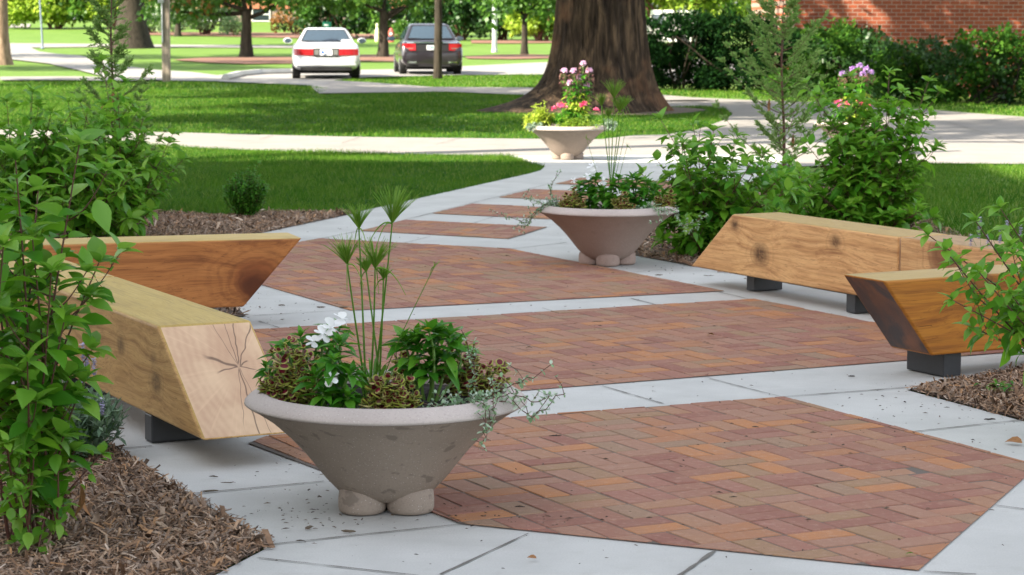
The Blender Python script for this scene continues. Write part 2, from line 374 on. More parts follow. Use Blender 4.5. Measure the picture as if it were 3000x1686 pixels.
# ---------------------------------------------------------------- far ground: paths, drive, road
far=[('far_path',gps([(0,127),(270,129),(470,131),(870,134),(1000,135),(1000,142),(870,141),(430,139),(280,138),(100,140),(60,141),(0,141)]),.006,mt_path),
('drive',gps([(0,129),(80,133),(92,141),(115,152),(170,159),(230,163),(300,176),(350,192),(441,205),(560,212),(653,224),(720,226),(720,240),(510,238),(435,235),(330,232),(224,205),(140,187),(60,178),(0,172)]),.012,mt_road),
('far_cross_path',gps([(0,227),(220,226),(340,229),(440,228),(440,236),(340,240),(220,237),(0,237)]),.020,mt_path),
('street',gps([(640,222),(700,214),(850,212),(1064,206),(1175,204),(1370,195),(1550,186),(1700,180),(1920,175),(2400,170),(2400,240),(1920,246),(1700,222),(1600,220),(1370,221),(1080,228),(968,238),(985,262),(936,277),(905,252),(750,245),(640,241)]),.016,mt_road),
('walk_behind_tree',gps([(968,238),(1092,245),(1263,258),(1550,260),(1700,262),(1935,281),(2100,296),(1850,299),(1521,281),(1309,272),(1061,275),(936,277)]),.024,mt_path),
('far_walk_left',gps([(0,70.5),(90,71),(85,81),(0,82)]),.02,mt_path),
('mulch_ring_left',gps([(505,176),(600,169),(720,166),(900,168),(960,175),(900,186),(720,188),(600,184)]),.008,mt_redmulch),
('mulch_ring_middle',gps([(1000,164),(1064,161),(1200,161),(1240,166),(1220,178),(1150,181),(1040,180)]),.012,mt_redmulch),
('mulch_ring_right',gps([(1360,166),(1450,161),(1560,160),(1640,163),(1620,171),(1500,174),(1370,172)]),.008,mt_redmulch),
('mulch_bed_far',gps([(400,92),(560,95),(870,97),(1000,99),(1240,104),(1240,114),(1000,114),(870,112),(560,105),(430,103)]),.008,mt_redmulch),
('mulch_bed_far_right',gps([(1380,118),(1500,118),(1640,120),(1640,126),(1500,128),(1380,127)]),.008,mt_redmulch)]
for n,p,l,m_ in far: drape(n,p,l,m_)
# kerb left of the parked white car
kb=MB();kp=[gp(660,236),gp(700,225),gp(760,219),gp(850,217),gp(905,217)]
kpp=np.array(kp);kpp[:,2]+=.06;kb.tube(kpp,.11,6);o=kb.build('kerb',mt_conc);o['kind']='structure'
# island of lawn in front of the road
# ---------------------------------------------------------------- grass blades
def grass(name,polys,dens,h,wd,holes=(),seed=0,ymax=1e9,ymin=0,lean=.5):
    rg=np.random.default_rng(seed);mb=MB();tot=0
    for poly in polys:
        P=np.array(poly)[:,:2];x0,y0=P.min(0);x1,y1=P.max(0);y0=max(y0,ymin);y1=min(y1,ymax)
        nb=max(1,int((y1-y0)/1.))
        for b in range(nb):
            a=y0+(y1-y0)*b/nb;c=y0+(y1-y0)*(b+1)/nb
            xa=max(x0,-.232*c-1.3);xb=min(x1,.232*c+1.3)
            if xb<=xa: continue
            n=int((xb-xa)*(c-a)*dens);Q=np.c_[rg.uniform(xa,xb,n),rg.uniform(a,c,n)]
            k=inside(Q,poly)
            for hl in holes:
                k&=~inside(Q,hl)
            Q=Q[k];n=len(Q)
            if not n: continue
            hh=h*rg.uniform(.55,1.25,n)*(.75+.5*np.sin(Q[:,0]*2.1+np.sin(Q[:,1]*1.7))*.5+.12)
            az=rg.uniform(0,6.283,n);D=np.c_[np.cos(az)*lean,np.sin(az)*lean,np.ones(n)]*1.0
            D/=np.linalg.norm(D,axis=1)[:,None]
            th=rg.uniform(0,math.pi,n);W=np.c_[np.cos(th),np.sin(th),np.zeros(n)]*(wd*rg.uniform(.6,1.2,n)/2)[:,None]
            B=np.c_[Q,terr(Q[:,1])-.008]
            T=B+D*hh[:,None];V=np.stack([B-W,B+W,T],1).reshape(-1,3)
            mb.add(V,[np.arange(3*n).reshape(-1,3)])
    o=mb.build(name,mt_grass);tag(o,None,None,None,'stuff');return o
tree_c=(1.55,41.6)
treehole=[(tree_c[0]+2.0*math.cos(a),tree_c[1]+2.2*math.sin(a)) for a in np.linspace(0,6.28,20)]
mulchL=[(-8,17.1),(-2.9,17.7)]+[tuple(gp(x,y)[:2]) for x,y in ((217,630),(435,622),(590,629),(680,634),(760,622),(900,622),(1000,622),(1051,620))]+[(-1.32,18.93),(-1.85,17.28),(-2.25,15.9),(-8,14.5)]
grass('grass_near_lawn',[lawnL],2300,.060,.0065,holes=[mulchL],seed=1,ymin=17,lean=.55)
grass('grass_middle_lawn',[midL],620,.06,.013,holes=[treehole],seed=2,ymin=31,lean=.6)
rlawn=[(3.4,13.0),(7.5,13.0),(8.5,25.7),(6.9,25.75),(4.6,25.9),(3.6,24.2),(3.0,20)]
grass('grass_right_lawn',[rlawn],1500,.065,.009,seed=3,lean=.5)
isl=gps([(968,239),(1080,229),(1370,222),(1600,221),(1600,258),(1550,259),(1263,257),(1092,244)])
isl2=gps([(1930,262),(2300,262),(2700,297),(3000,312),(3000,340),(2821,327),(2650,312),(2500,301),(2350,296),(2202,291),(1935,279)])
isl3=gps([(0,239),(400,241),(510,240),(750,247),(905,254),(980,264),(936,275),(0,262)])
grass('grass_far_patches',[isl,isl2,isl3],160,.07,.03,seed=4,lean=.6)
def soilp(): pass
# ---------------------------------------------------------------- mulch beds
def mulch(name,poly,dens,ln,seed,edge=0.03,mound=.006,ymax=1e9):
    rg=np.random.default_rng(seed);P=np.array(poly);x0,y0=P.min(0);x1,y1=P.max(0);y1=min(y1,ymax)
    n=int((x1-x0)*(y1-y0)*dens);Q=np.c_[rg.uniform(x0,x1,n),rg.uniform(y0,y1,n)];Q=Q[inside(Q,poly)&(np.abs(Q[:,0])<.235*Q[:,1]+1.6)]
    Q=Q+rg.normal(size=Q.shape)*edge*.35;n=len(Q)
    T=(np.array([(-.5,-.12,0),(.5,-.09,0),(.46,.1,.03),(-.45,.13,.02),(-.3,.0,.09),(.3,.0,.1)]),np.array([(0,1,5),(0,5,4),(1,2,5),(2,3,4),(2,4,5),(3,0,4)]),np.zeros(6,int))
    az=rg.uniform(0,6.283,n);D=np.c_[-np.sin(az),np.cos(az),rg.normal(size=n)*.22]
    Rm=frames(D,rg.normal(size=n)*.5);s=ln*np.exp(rg.normal(size=n)*.45);sc=np.c_[s*1.15,s*rg.uniform(.3,1.1,n),s*rg.uniform(.25,.9,n)]
    z=mound*.6+rg.uniform(-.002,.016,n)
    mb=MB();mb.inst(T,np.c_[Q,z],Rm,sc);o=mb.build(name,mt_chip);tag(o,kind='stuff');return o
bedL=[(-2.9,6.3),(-.85,6.48),(-.72,6.86),st(2.49,7.6),st(2.49,9.7),(-3.0,10.2)]
bedL=[(-3.2,5.9),(-.87,5.9),(-.86,6.46),(-.73,6.87),(-1.46,8.4),(-2.35,10.2),(-3.6,10.2)]
flat('mulch_bed_left',bedL,.004,mt_mulchbase);mulch('mulch_chips_left',bedL,9500,.026,1)
flat('mulch_bed_back_left',mulchL,.004,mt_mulchbase);mulch('mulch_chips_back_left',mulchL,3800,.028,2)
bedM=[(-9,10.2),(-2.4,10.2),(-3.04,11.47),(-1.43,12.3),(-2.25,15.9),(-2.9,15.9),(-9,15.0)]
flat('mulch_bed_between',bedM,.004,mt_mulchbase);mulch('mulch_chips_between',bedM,900,.04,9)
bedR=[(1.72,9.87),(2.04,9.12),(2.6,7.85),(5,7.4),(5,11),(3.0,10.85),(2.36,10.52)]
flat('mulch_bed_right',bedR,.004,mt_mulchbase);mulch('mulch_chips_right',bedR,8500,.027,3)
bedR2=[(.83,15.6),(.73,16.4),(.95,17.6),(1.45,19.5),(2.35,22.6),(3.2,22.6),(3.3,20),(3.4,14.5),(3.6,10.9),(3.0,10.9),(2.47,12.3),(1.93,13.46)]
flat('mulch_bed_back_right',bedR2,.004,mt_mulchbase);mulch('mulch_chips_back_right',bedR2,2400,.030,4)
barr=[(tree_c[0]+1.9*math.cos(a)*(1+.12*math.sin(3*a)),tree_c[1]+2.3*math.sin(a)) for a in np.linspace(0,6.28,24)[:-1]]
flat('bare_soil',barr,-.006,plain('bare_soil',(.10,.075,.055),.95,var=.3,sc=6))
# fallen seeds and wood crumbs on the paving
rg=np.random.default_rng(8);mb=MB();n=1700
Q=np.c_[rg.uniform(-1.6,3.2,n),rg.uniform(6.2,18,n)];Q=Q[(np.abs(Q[:,0])<.235*Q[:,1])]
kk=rg.uniform(size=len(Q))<np.clip(.35+.5*np.exp(-((Q[:,1]-8)/3)**2),0,1);Q=Q[kk&~inside(Q,bedL)&~inside(Q,bedR)]
ex=[np.c_[rg.normal(c[0],c[2],c[4]),rg.normal(c[1],c[3],c[4])] for c in ((-.62,7.3,.14,.25,110),(-.05,7.25,.15,.09,60),(-1.5,12.6,.2,.35,90),(.95,14.6,.35,.35,60),(-.7,8.3,.12,.25,80),(1.9,9.6,.25,.3,80),(1.5,8.9,.4,.4,70))]
Q=np.concatenate([Q]+ex);n=len(Q);az=rg.uniform(0,6.28,n)
s=.0058*np.exp(np.clip(rg.normal(size=n)*.5,-1,.9))
T=(np.array([(-.5,-.15,0),(.5,-.2,0),(.45,.15,.1),(-.4,.2,.15),(0,0,.35)]),np.array([(0,1,4),(1,2,4),(2,3,4),(3,0,4)]),np.zeros(4,int))
sc=np.c_[s*rg.uniform(1,2.6,n),s,s];mb.inst(T,np.c_[Q,np.full(n,.0065)],frames(np.c_[np.cos(az),np.sin(az),np.zeros(n)]),sc)
o=mb.build('seed_litter',mt_litter);tag(o,kind='stuff')
# ---------------------------------------------------------------- buildings
def brickwall(name,c1,c2,mort,bw=.21,bh=.085,axis='x'):
    m=M(name,.88,.2);x,y,z=m.xyz();v=m.comb((x if axis=='x' else y),z,0.)
    n=m.node('ShaderNodeTexBrick');m.nt.links.new(v,n.inputs['Vector']);n.inputs['Scale'].default_value=1
    n.inputs['Color1'].default_value=(*c1,1);n.inputs['Color2'].default_value=(*c2,1);n.inputs['Mortar'].default_value=(*mort,1)
    n.inputs['Brick Width'].default_value=bw;n.inputs['Row Height'].default_value=bh;n.inputs['Mortar Size'].default_value=.009;n.inputs['Bias'].default_value=-.2;n.inputs['Mortar Smooth'].default_value=.2
    nz=m.noise(3,4);m.col(m.mix(nz.ss(.3,.7)*.4,n.outputs[0],m.mix(.5,n.outputs[0],(.06,.025,.02))))
    m.bump(E(m.nt,n.outputs[1])*-1.,.6,.008);return m.m
mt_bw=brickwall('red_brick_wall',(.30,.075,.032),(.19,.045,.022),(.30,.22,.17))
mt_bwy=brickwall('red_brick_side_wall',(.36,.105,.055),(.25,.07,.04),(.42,.36,.31),axis='y')
mt_glass=plain('window_glass',(.02,.03,.035),.05,spec=.8);mt_trim=plain('white_trim',(.6,.6,.57),.5);mt_roof=plain('roof_slate',(.06,.06,.065),.8)
def wins(root,face,xs,zs,at,wm,hm,sgn):
    for zz in zs:
        for xx in xs:
            f=MB();g=MB();t=.07
            def bx(m,a0,a1,z0,z1,d0,d1):
                if face=='y': m.box((a0,at+min(d0,d1)*1,z0),(a1,at+max(d0,d1),z1))
                else: m.box((at+min(d0,d1),a0,z0),(at+max(d0,d1),a1,z1))
            for a0,a1,z0,z1 in ((xx,xx+t,zz,zz+hm),(xx+wm-t,xx+wm,zz,zz+hm),(xx+t,xx+wm-t,zz,zz+t),(xx+t,xx+wm-t,zz+hm-t,zz+hm),(xx+t,xx+wm-t,zz+hm/2-t/2,zz+hm/2+t/2)):
                bx(f,a0,a1,z0,z1,0,sgn*.06)
            bx(g,xx+t,xx+wm-t,zz+t,zz+hm-t,0,sgn*.02)
            fo=f.build('window',mt_trim,root);g.build('pane',mt_glass,fo)
# hall whose long shadow covers the plaza (left, outside the frame)
b=empty('hall_building',(-15.3,13.8,0));tag(b,'tall red brick hall standing left of the plaza and shading it','building')
mb=MB();mb.box((-42,-60,0),(0,0,16.0));mb.build('wall',mt_bw,b)
mb=MB();mb.box((-42.3,-60.3,16.0),(.3,.3,16.45));mb.build('roof',mt_roof,b)
wins(b,'x',[-8-6*i for i in range(8)],[2.0,6.4,10.8],0.,1.6,2.4,1)
# brick building at the right
b=empty('brick_building',(6.08,50.2,0),0);tag(b,'red brick building wall behind the shrubs with tree shadows on it','building')
mb=MB();mb.box((0,0,-.1),(26,9,7.2));mb.build('wall',mt_bw,b)
mb=MB();mb.box((-.3,-.4,7.2),(26.3,9.3,7.6));mb.build('roof',mt_roof,b)
wins(b,'y',[4+4.2*i for i in range(5)],[3.2],0.,1.5,2.2,-1)
# far buildings
b=empty('apartment_building',(-21,164,float(terr(164))));tag(b,'long dim grey and brick house far behind the trees and red mulch','building')
mb=MB();mb.box((-6,0,-.5),(15,8,6));mb.build('wall',plain('grey_brown_wall',(.20,.15,.12),.9,var=.35,sc=.6),b)
mb=MB();mb.box((-6.4,-.6,6),(15.4,8.6,6.5));mb.build('roof',mt_roof,b)
mb=MB();mb.box((-2,-.15,.9),(14,0,2.0));mb.build('brick_panel',plain('orange_brick',(.36,.13,.07),.9,var=.4,sc=2),b)
wins(b,'y',[-4.5,-1,2.6,6.0,9.5,12.3],[0.],-.02,1.3,1.0,-1)
# ---------------------------------------------------------------- bark and trees
mt_bigbark=None
def bigbark():
    m=M('big_tree_bark',.9,.2);n=m.noise(1,7,m.mapv((9,9,.9)),.62,.6);n2=m.noise(1.1,3);n3=m.noise(30,3,m.mapv((1,1,.2)))
    c=m.ramp(n,[(.34,(.011,.007,.005)),(.5,(.050,.033,.021)),(.66,(.155,.10,.06))])
    c=m.mix(n2.ss(.55,.68)*.55,c,(.19,.095,.05));m.col(m.mix(n3.ss(.35,.7)*.35,c,(.04,.026,.018)));m.bump(n,1.,.06);return m.m  # orange patches put spots of sunlight into the bark colour
mt_bigbark=bigbark()
mt_bark=barkm('grey_brown_bark',(.016,.013,.009),(.058,.047,.034))  # darkened colour carries the shade on trunks standing in the sun
mt_lbark=barkm('light_brown_bark',(.13,.085,.055),(.34,.24,.165),7,2)
mt_twig=plain('red_brown_twig',(.10,.04,.028),.6,var=.3,sc=20)
mt_gstem=plain('green_stem',(.09,.17,.03),.5,var=.2,sc=20)
lf=dict(
 maple=leafm('mid_green_leaf',(.035,.10,.012),(.06,.16,.02),(.11,.22,.03),.45),
 dark=leafm('dark_green_leaf',(.012,.045,.010),(.022,.07,.014),(.04,.10,.018),.3),
 lime=leafm('yellow_green_leaf',(.16,.27,.02),(.25,.38,.035),(.36,.46,.06),.5),
 pale=leafm('pale_green_leaf',(.11,.20,.08),(.17,.28,.12),(.26,.36,.18),.4),
 yew=leafm('yew_needles',(.003,.013,.004),(.006,.022,.006),(.013,.045,.008),.12,.9,.03),
 hedge=leafm('hedge_leaf',(.012,.045,.006),(.026,.085,.009),(.075,.17,.018),.35,.7,.1),
 orange=leafm('rusty_leaf',(.20,.08,.02),(.32,.13,.03),(.30,.20,.05),.4))
def crown(mb,c,rad,n,sz,rg,T=DIA,droop=.3,mi=0,fill=.55):
    """leafy clump: cards through the volume of an ellipsoid, denser to the outside"""
    d=rg.normal(size=(n,3));d/=np.linalg.norm(d,axis=1)[:,None];r=rg.uniform(fill,1,n)**.7
    bump=1+.22*np.sin(d[:,0]*5+c[0])*np.sin(d[:,1]*6+c[1])+.18*np.sin(d[:,2]*7+c[0]*2)
    P=np.array(c)+d*np.array(rad)*(r*bump)[:,None]
    D=d+rg.normal(size=(n,3))*.8;D[:,2]-=droop
    mb.inst(T,P,frames(D,rg.uniform(-1.5,1.5,n)),sz*rg.uniform(.6,1.4,n),mi)
def limb(mb,a,b,r0,r1,rg,n=9,wob=.08,k=7):
    a=np.array(a,float);b=np.array(b,float);t=np.linspace(0,1,n)[:,None];L=np.linalg.norm(b-a)
    P=a+(b-a)*t+np.sin(t*math.pi)*rg.normal(size=3)*L*wob+rg.normal(size=(n,3))*L*.006*np.sin(t*math.pi)
    mb.tube(P,r0+(r1-r0)*t[:,0],k);return P
def tree(name,label,base,trunk_r,trunk_h,clumps,leaf,bark,n,sz,seed,limbs=True,cat='tree',group=None,lean=(0,0),flare=1.5,leaf2=None):
    rg=np.random.default_rng(seed);base=np.array(base,float);o=empty(name,base);tag(o,label,cat,group)
    mb=MB();t=np.linspace(0,1,14);P=np.c_[lean[0]*t+rg.normal(size=14).cumsum()*.012*trunk_r*4,lean[1]*t,t*trunk_h-.1]
    rr=trunk_r*(1-.25*t)+trunk_r*(flare-1)*np.exp(-t*trunk_h/ (trunk_r*1.6));mb.tube(P,rr,12)
    top=P[-1]
    for c,r in clumps:
        if limbs: limb(mb,top-np.array([0,0,trunk_h*rg.uniform(0,.25)]),np.array(c)-np.array([0,0,r[2]*.2]),trunk_r*.45,trunk_r*.1,rg)
    mb.build('trunk',bark,o,smooth=True)
    cb=MB();tot=sum(r[0]*r[1]*r[2] for c,r in clumps)**(1.)
    for c,r in clumps: crown(cb,c,r,int(n*(r[0]*r[1]*r[2])/tot)+40,sz,rg,mi=0)
    if leaf2:
        c,r=clumps[0];crown(cb,c,np.array(r)*.9,int(n*.05),sz,rg,mi=1)
    cb.build('crown',[lf[leaf],lf[leaf2 or leaf]],o)
    return o
# the big tree beside the path
def big_tree():
    rg=np.random.default_rng(2);o=empty('large_tree',(tree_c[0],tree_c[1],0));tag(o,'huge old tree trunk with furrowed bark and flared roots beside the path','tree')
    nz,na=150,300;z=np.concatenate([np.linspace(-.12,3.2,nz-20),np.linspace(3.4,7,20)]);a=np.linspace(0,2*math.pi,na,endpoint=False)
    Z,A=np.meshgrid(z,a,indexing='ij');zc=np.clip(Z,0,9)
    # silhouette radii measured left/right; world x to the right is a=0
    base=.80-.035*zc
    rgt=.34*np.exp(-zc/.42)+.10*np.exp(-zc/1.1);lft=1.15*np.exp(-zc/.20)+.42*np.exp(-zc/.75)
    wr=(np.cos(A)+1)/2
    fl=rgt*wr**1.5+lft*(1-wr)**2.2+.38*np.exp(-zc/.35)*np.clip(np.sin(-A),0,1)**3
    lob=.5+.5*np.cos(5*A+.6+.25*np.sin(Z*1.1));lob2=.5+.5*np.cos(11*A+1.3*np.sin(Z*.7+1)+.6*np.sin(3*A))
    r=base+fl*(.72+.38*lob)+.035*lob2*(1+.8*np.exp(-zc))+.05*(lob-.5)
    fur=np.sin(38*A+2.2*np.sin(Z*1.3+3*np.sin(2*A))+1.5*np.sin(7*A));fur2=np.sin(71*A+3*np.sin(Z*2.1)+2*np.sin(5*A))
    r=r-.030*(1-np.abs(fur))**2.5-.016*(1-np.abs(fur2))**2-.02*(.5+.5*np.sin(17*A+1.2*np.sin(Z*1.7)))
    # a hollow scar with bare wood
    sc=np.exp(-((np.mod(A-4.42+math.pi,2*math.pi)-math.pi)/.16)**2-((Z-1.25)/.42)**2);r=r-.07*sc
    V=np.stack([r*np.cos(A),r*np.sin(A)*.95,Z],-1).reshape(-1,3)
    i=np.arange(nz-1)[:,None]*na;j=np.arange(na)[None];j2=(j+1)%na
    mb=MB();mb.add(V,[np.stack([i+j,i+j2,i+na+j2,i+na+j],-1).reshape(-1,4)])
    mb.build('trunk',mt_bigbark,o,smooth=True)
    lb=MB();tips=[]
    for k in range(9):
        az=k*2.4+.3;rr=rg.uniform(4,6.8);b=np.array([rr*math.cos(az),rr*math.sin(az),rg.uniform(8,13.5)]);limb(lb,(0,0,6.2+.15*k),b,.3,.06,rg,12,.06);tips.append(b)
    cb=MB()
    for b in tips: crown(cb,b,(2.6,2.6,1.7),900,.30,rg,fill=.2)
    crown(cb,(0,0,14.5),(3.5,3.5,2.4),1500,.3,rg,fill=.2)
    for b,rr,n in (((-.6,5.6,5.6),(1.2,1.2,.9),420),((3.4,5.8,5.8),(1.0,1.0,.9),260),((5.2,5.6,5.8),(1.3,1.2,.9),420),((1.6,6.2,6.6),(.9,.9,.8),130),((-5.6,-3.4,5.6),(1.6,1.5,1.0),520),((-6.6,-4.6,7.0),(2.0,2.0,1.1),620),((-7.6,-2.4,7.6),(1.6,1.6,1.0),420)):  # unseen low clumps added to throw broken shade on wall and trunk
        limb(lb,(0,0,5.2),b,.14,.03,rg,10,.05);crown(cb,b,rr,n,.24,rg,fill=.15)
    lb.build('limb',mt_bark,o,smooth=True)
    cb.build('crown',lf['maple'],o)
big_tree()
# trees beyond the left edge whose crowns dapple the lawns and the path
def shade_tree(label,x,y,h,rad,n,seed,nc=7,sz=.32):
    rg=np.random.default_rng(seed);cl=[]
    for k in range(nc):
        a=k*2.4;rr=rad*rg.uniform(.35,.95);cl.append(((rr*math.cos(a),rr*math.sin(a),h+rg.uniform(-.35,.5)*rad),(rad*.42,rad*.42,rad*.3)))
    return tree('shade_tree',label,(x,y,0),.28,h-rad*.5,cl,'maple',mt_bark,n,sz,seed,group=None)
shade_tree('tall leafy tree left of the middle lawn, nearest the hall',-10.6,34.3,9.9,4.7,6000,21)
shade_tree('spreading leafy tree left of the middle lawn, behind the first',-13.8,43.5,9.0,5.0,6500,22)
shade_tree('slender leafy tree by the side path left of the near lawn',-9.0,23.2,14.8,5.6,4600,23)
shade_tree('bushy leafy tree at the left between hall and middle lawn',-13.9,30.4,8.6,3.6,2600,27)
shade_tree('leafy tree left of the forked far path, nearest the frame',-25.5,90,8.6,4.4,3200,28,sz=.4)
shade_tree('leafy tree between the drive and the wooden post, left of the view',-23.5,72,8.8,4.2,3200,29,sz=.4)
shade_tree('leafy tree left of the drive near the wooden post',-19,52,9,4.6,3600,24)
shade_tree('leafy tree beyond the broad path on the right',16.5,30,11,4.0,2200,25)
shade_tree('leafy tree over the far lawn left of the drive',-38,92,9,5,2600,26,sz=.45)
shade_tree('leafy tree left of the far path',-46,104,10,5.5,2600,27,sz=.5)
# ---- trees in view, far side of the road
def far_tree(label,x,y,r,h,cl,leaf,n,sz,seed,bark=None,leaf2=None,name='park_tree',**k):
    return tree(name,label,gp(x,y),r,h,cl,leaf,bark or mt_bark,n,sz,seed,leaf2=leaf2,**k)
far_tree('pale brown trunk with a knot at the far left edge',6,189,.27,5.2,[((-1,0,6.5),(2.5,2.5,1.5)),((2.2,1,6.8),(2.2,2,1.4))],'maple',1500,.3,31,mt_lbark,flare=1.7)
far_tree('wide dark trunk flaring into roots behind the young cedar',384,140,.62,7,[((-2,0,8.5),(4,3,2.5)),((3,0,7.5),(3.5,3,2.3))],'maple',2500,.35,32,flare=1.9)
far_tree('spreading tree with low branches left of the white car',722,168,.24,2.0,[((-2.1,0,2.75),(2.0,1.6,1.1)),((1.6,.3,2.8),(1.9,1.6,.95)),((0,0,4.2),(2.4,2,1.3)),((-3.4,.3,2.1),(1.0,1.2,.8)),((-.4,1.6,3.2),(2,1.4,1.2))],'maple',5600,.20,33,leaf2='orange')
far_tree('forked tree behind and between the two cars',1122,168,.21,2.0,[((2.2,.4,2.9),(1.2,1.0,.75)),((-1.5,0,2.75),(1.6,1.5,.95)),((.6,.2,3.9),(2.3,1.8,1.1)),((1.5,.6,2.2),(.75,.8,.5))],'maple',4600,.20,34)
far_tree('slim dark trunk standing in front of the dark car',1283,233,.115,5.2,[((1.0,.8,2.8),(.75,.8,.62)),((1.5,.6,2.05),(.42,.5,.55)),((0,0,5.2),(1.8,1.6,1.2)),((.55,.5,3.4),(.9,.8,.6)),((-.9,.6,3.6),(.9,.8,.55))],'maple',4800,.15,35,limbs=False,flare=1.25)
far_tree('low leafy tree behind the left side of the white car',905,112,.2,1.9,[((-1.6,0,2.9),(2.2,1.5,1.1)),((1.6,.3,3.0),(2.1,1.6,1.0)),((0,0,4.2),(2.4,2,1.3))],'maple',3600,.2,37,leaf2='orange')
far_tree('low leafy tree between the wooden post and the spreading tree',520,106,.18,1.8,[((-1.6,0,2.7),(2.2,1.5,1.0)),((1.2,.3,2.6),(1.8,1.4,.8)),((0,0,4.0),(2.4,2,1.3))],'maple',3400,.2,38)
far_tree('low leafy tree behind the gap between the cars',1225,108,.2,1.9,[((-1.6,0,3.0),(2.2,1.5,1.1)),((1.6,.3,2.9),(2.1,1.6,1.0)),((0,0,4.3),(2.4,2,1.3))],'dark',3200,.2,39,leaf2='maple')
far_tree('young tree right of the lamp pole by the big trunk',1537,160,.15,1.9,[((-.6,0,2.7),(1.0,1.0,.8)),((.7,0,2.5),(1.1,1.0,.8)),((0,0,3.6),(1.4,1.2,.9))],'maple',3000,.2,36)
# ---- shrubs and small trees far back
def bush(label,x,y,w_,h_,leaf,n,sz,seed,name='bush',cat='bush',group=None,dep=None,leaf2=None,k=7,zoff=0.,bare=.12):
    rg=np.random.default_rng(seed);p=gp(x,y) if not isinstance(x,tuple) else np.array(x);o=empty(name,p);tag(o,label,cat,group)
    dep=dep or w_*.5;st_=MB()
    for i in range(7):
        a=rg.uniform(0,6.28);limb(st_,(rg.uniform(-.1,.1)*w_,0,-.05),(math.cos(a)*w_*.3,math.sin(a)*dep*.25,h_*.7),.03*h_,.008*h_,rg,6)
    st_.build('stem',mt_twig,o)
    cb=MB()
    for i in range(k):
        cx=(i+.5)/k*w_-w_/2;hh=h_*rg.uniform(.72,1.06)*(1-.25*abs(cx/w_*2)**3)
        for z in (hh*.32,hh*.72): crown(cb,(cx+rg.uniform(-.05,.05)*w_,rg.uniform(-.25,.25)*dep,z+bare*h_),(w_/k*.95,dep*.5,hh*.33),n//(2*k),sz,rg,mi=int(leaf2 is not None and rg.uniform()<.35),fill=.35)
    cb.build('foliage',[lf[leaf],lf[leaf2 or leaf]],o);return o
bush('bright yellow-green bush at the upper left beyond the far lawn',150,84,6.6,3.4,'lime',10500,.25,41,leaf2='maple')
bush('yellow-green bush beside the wide dark trunk',330,86,3.6,3.2,'lime',5200,.24,42,leaf2='maple',bare=.2)
bush('pale green shrub in red mulch right of the wide dark trunk',440,97,2.6,1.5,'pale',1700,.16,43)
bush('pale green drooping shrub behind the spreading tree',600,101,3.4,2.3,'pale',2200,.18,44,leaf2='dark')
bush('small pale green shrub at the edge of the red mulch',690,105,1.5,1.0,'pale',700,.14,45)
bush('dark green bush behind the white car',1010,113,4.4,2.8,'dark',6000,.2,46,leaf2='maple')
bush('dark bush between the cars and the hydrant',1200,110,3.4,2.5,'dark',2400,.18,47,leaf2='maple')
bush('bushy green shrub right of the red hydrant',1178,118,1.0,1.1,'maple',700,.12,48)
bush('shadowy bush behind the dark car',1340,118,4.6,3.0,'dark',6000,.2,49)
bush('light green bush between lamp pole and big trunk',1590,121,3.4,2.8,'lime',5200,.22,50,leaf2='maple')
bush('dark bush behind the lamp pole',1470,117,2.6,2.6,'dark',1900,.18,51,leaf2='maple')
bush('small rounded shrub in far bed left of white car',860,100,2.4,1.3,'dark',1100,.16,52,leaf2='orange')
bush('yellow-green tree foliage right of the big trunk, above the yews',1960,150,5.0,4.0,'lime',7500,.2,53,leaf2='maple',bare=.25)
bush('green tree foliage above the dark yews, left of the brick wall',2250,150,5.5,4.2,'maple',3400,.2,54,leaf2='lime',bare=.25)
# woods closing the view
cb=MB();rg=np.random.default_rng(77)
for i in range(26):
    x=-75+i*6+rg.uniform(-2,2);crown(cb,(x,196+rg.uniform(-6,6),4.6+rg.uniform(-1,1)),(5.2,4,5.6),620,.75,rg,mi=int(rg.uniform()<.4),fill=.3)
o=cb.build('far_woods',[lf['dark'],lf['maple']]);tag(o,kind='stuff')
# ---- yews and hedge in front of the brick building
def yew(label,x,y,w_,h_,seed,n=5200,leaf='yew',sz=.16,name='yew_bush',dep=2.2,leaf2=None,T=SPR):
    rg=np.random.default_rng(seed);p=gp(x,y);p[1]+=dep*.45;o=empty(name,p);tag(o,label,'bush')
    st_=MB()
    for i in range(9):
        a=rg.uniform(0,6.28);limb(st_,(rg.uniform(-.3,.3)*w_,0,-.05),(math.cos(a)*w_*.4,math.sin(a)*dep*.3,h_*.7),.035,.01,rg,6)
    st_.build('stem',mt_bark,o)
    cb=MB();k=int(w_/.55)+2
    for i in range(k):
        cx=(i+.5)/k*w_-w_/2
        for j in range(3):
            hh=h_*rg.uniform(.8,1.05)*(1-.22*abs(cx/w_*2)**3);z=hh*(.2+.32*j)
            crown(cb,(cx+rg.uniform(-.2,.2),rg.uniform(-.35,.35)*dep,z),(w_/k*1.0,dep*.36,hh*.2),n//(3*k),sz,rg,T,droop=.05,mi=int(leaf2 is not None and rg.uniform()<.4),fill=.25)
    cb.build('foliage',[lf[leaf],lf[leaf2 or leaf]],o);return o
T3=(np.array([(-.07,0,0),(.07,0,0),(.2,.5,.02),(.06,.45,0),(0,1,-.02),(-.06,.45,0),(-.2,.55,.02)]),np.array([(0,1,3,5),(1,2,3,3),(3,4,5,5),(5,6,0,0)]),np.zeros(4,int))
yew('large dark yew bush just right of the big trunk',2090,267,2.95,1.78,61,26000,sz=.105)
yew('dark yew bush behind the young cedar, left of the brick wall',2410,288,2.2,1.6,62,17000,leaf2='hedge',sz=.11)
yew('low rounded green shrub under the brick wall, first from the yews',2545,292,2.0,1.35,63,5200,'hedge',.085,'hedge_shrub',1.5,'dark',DIA)
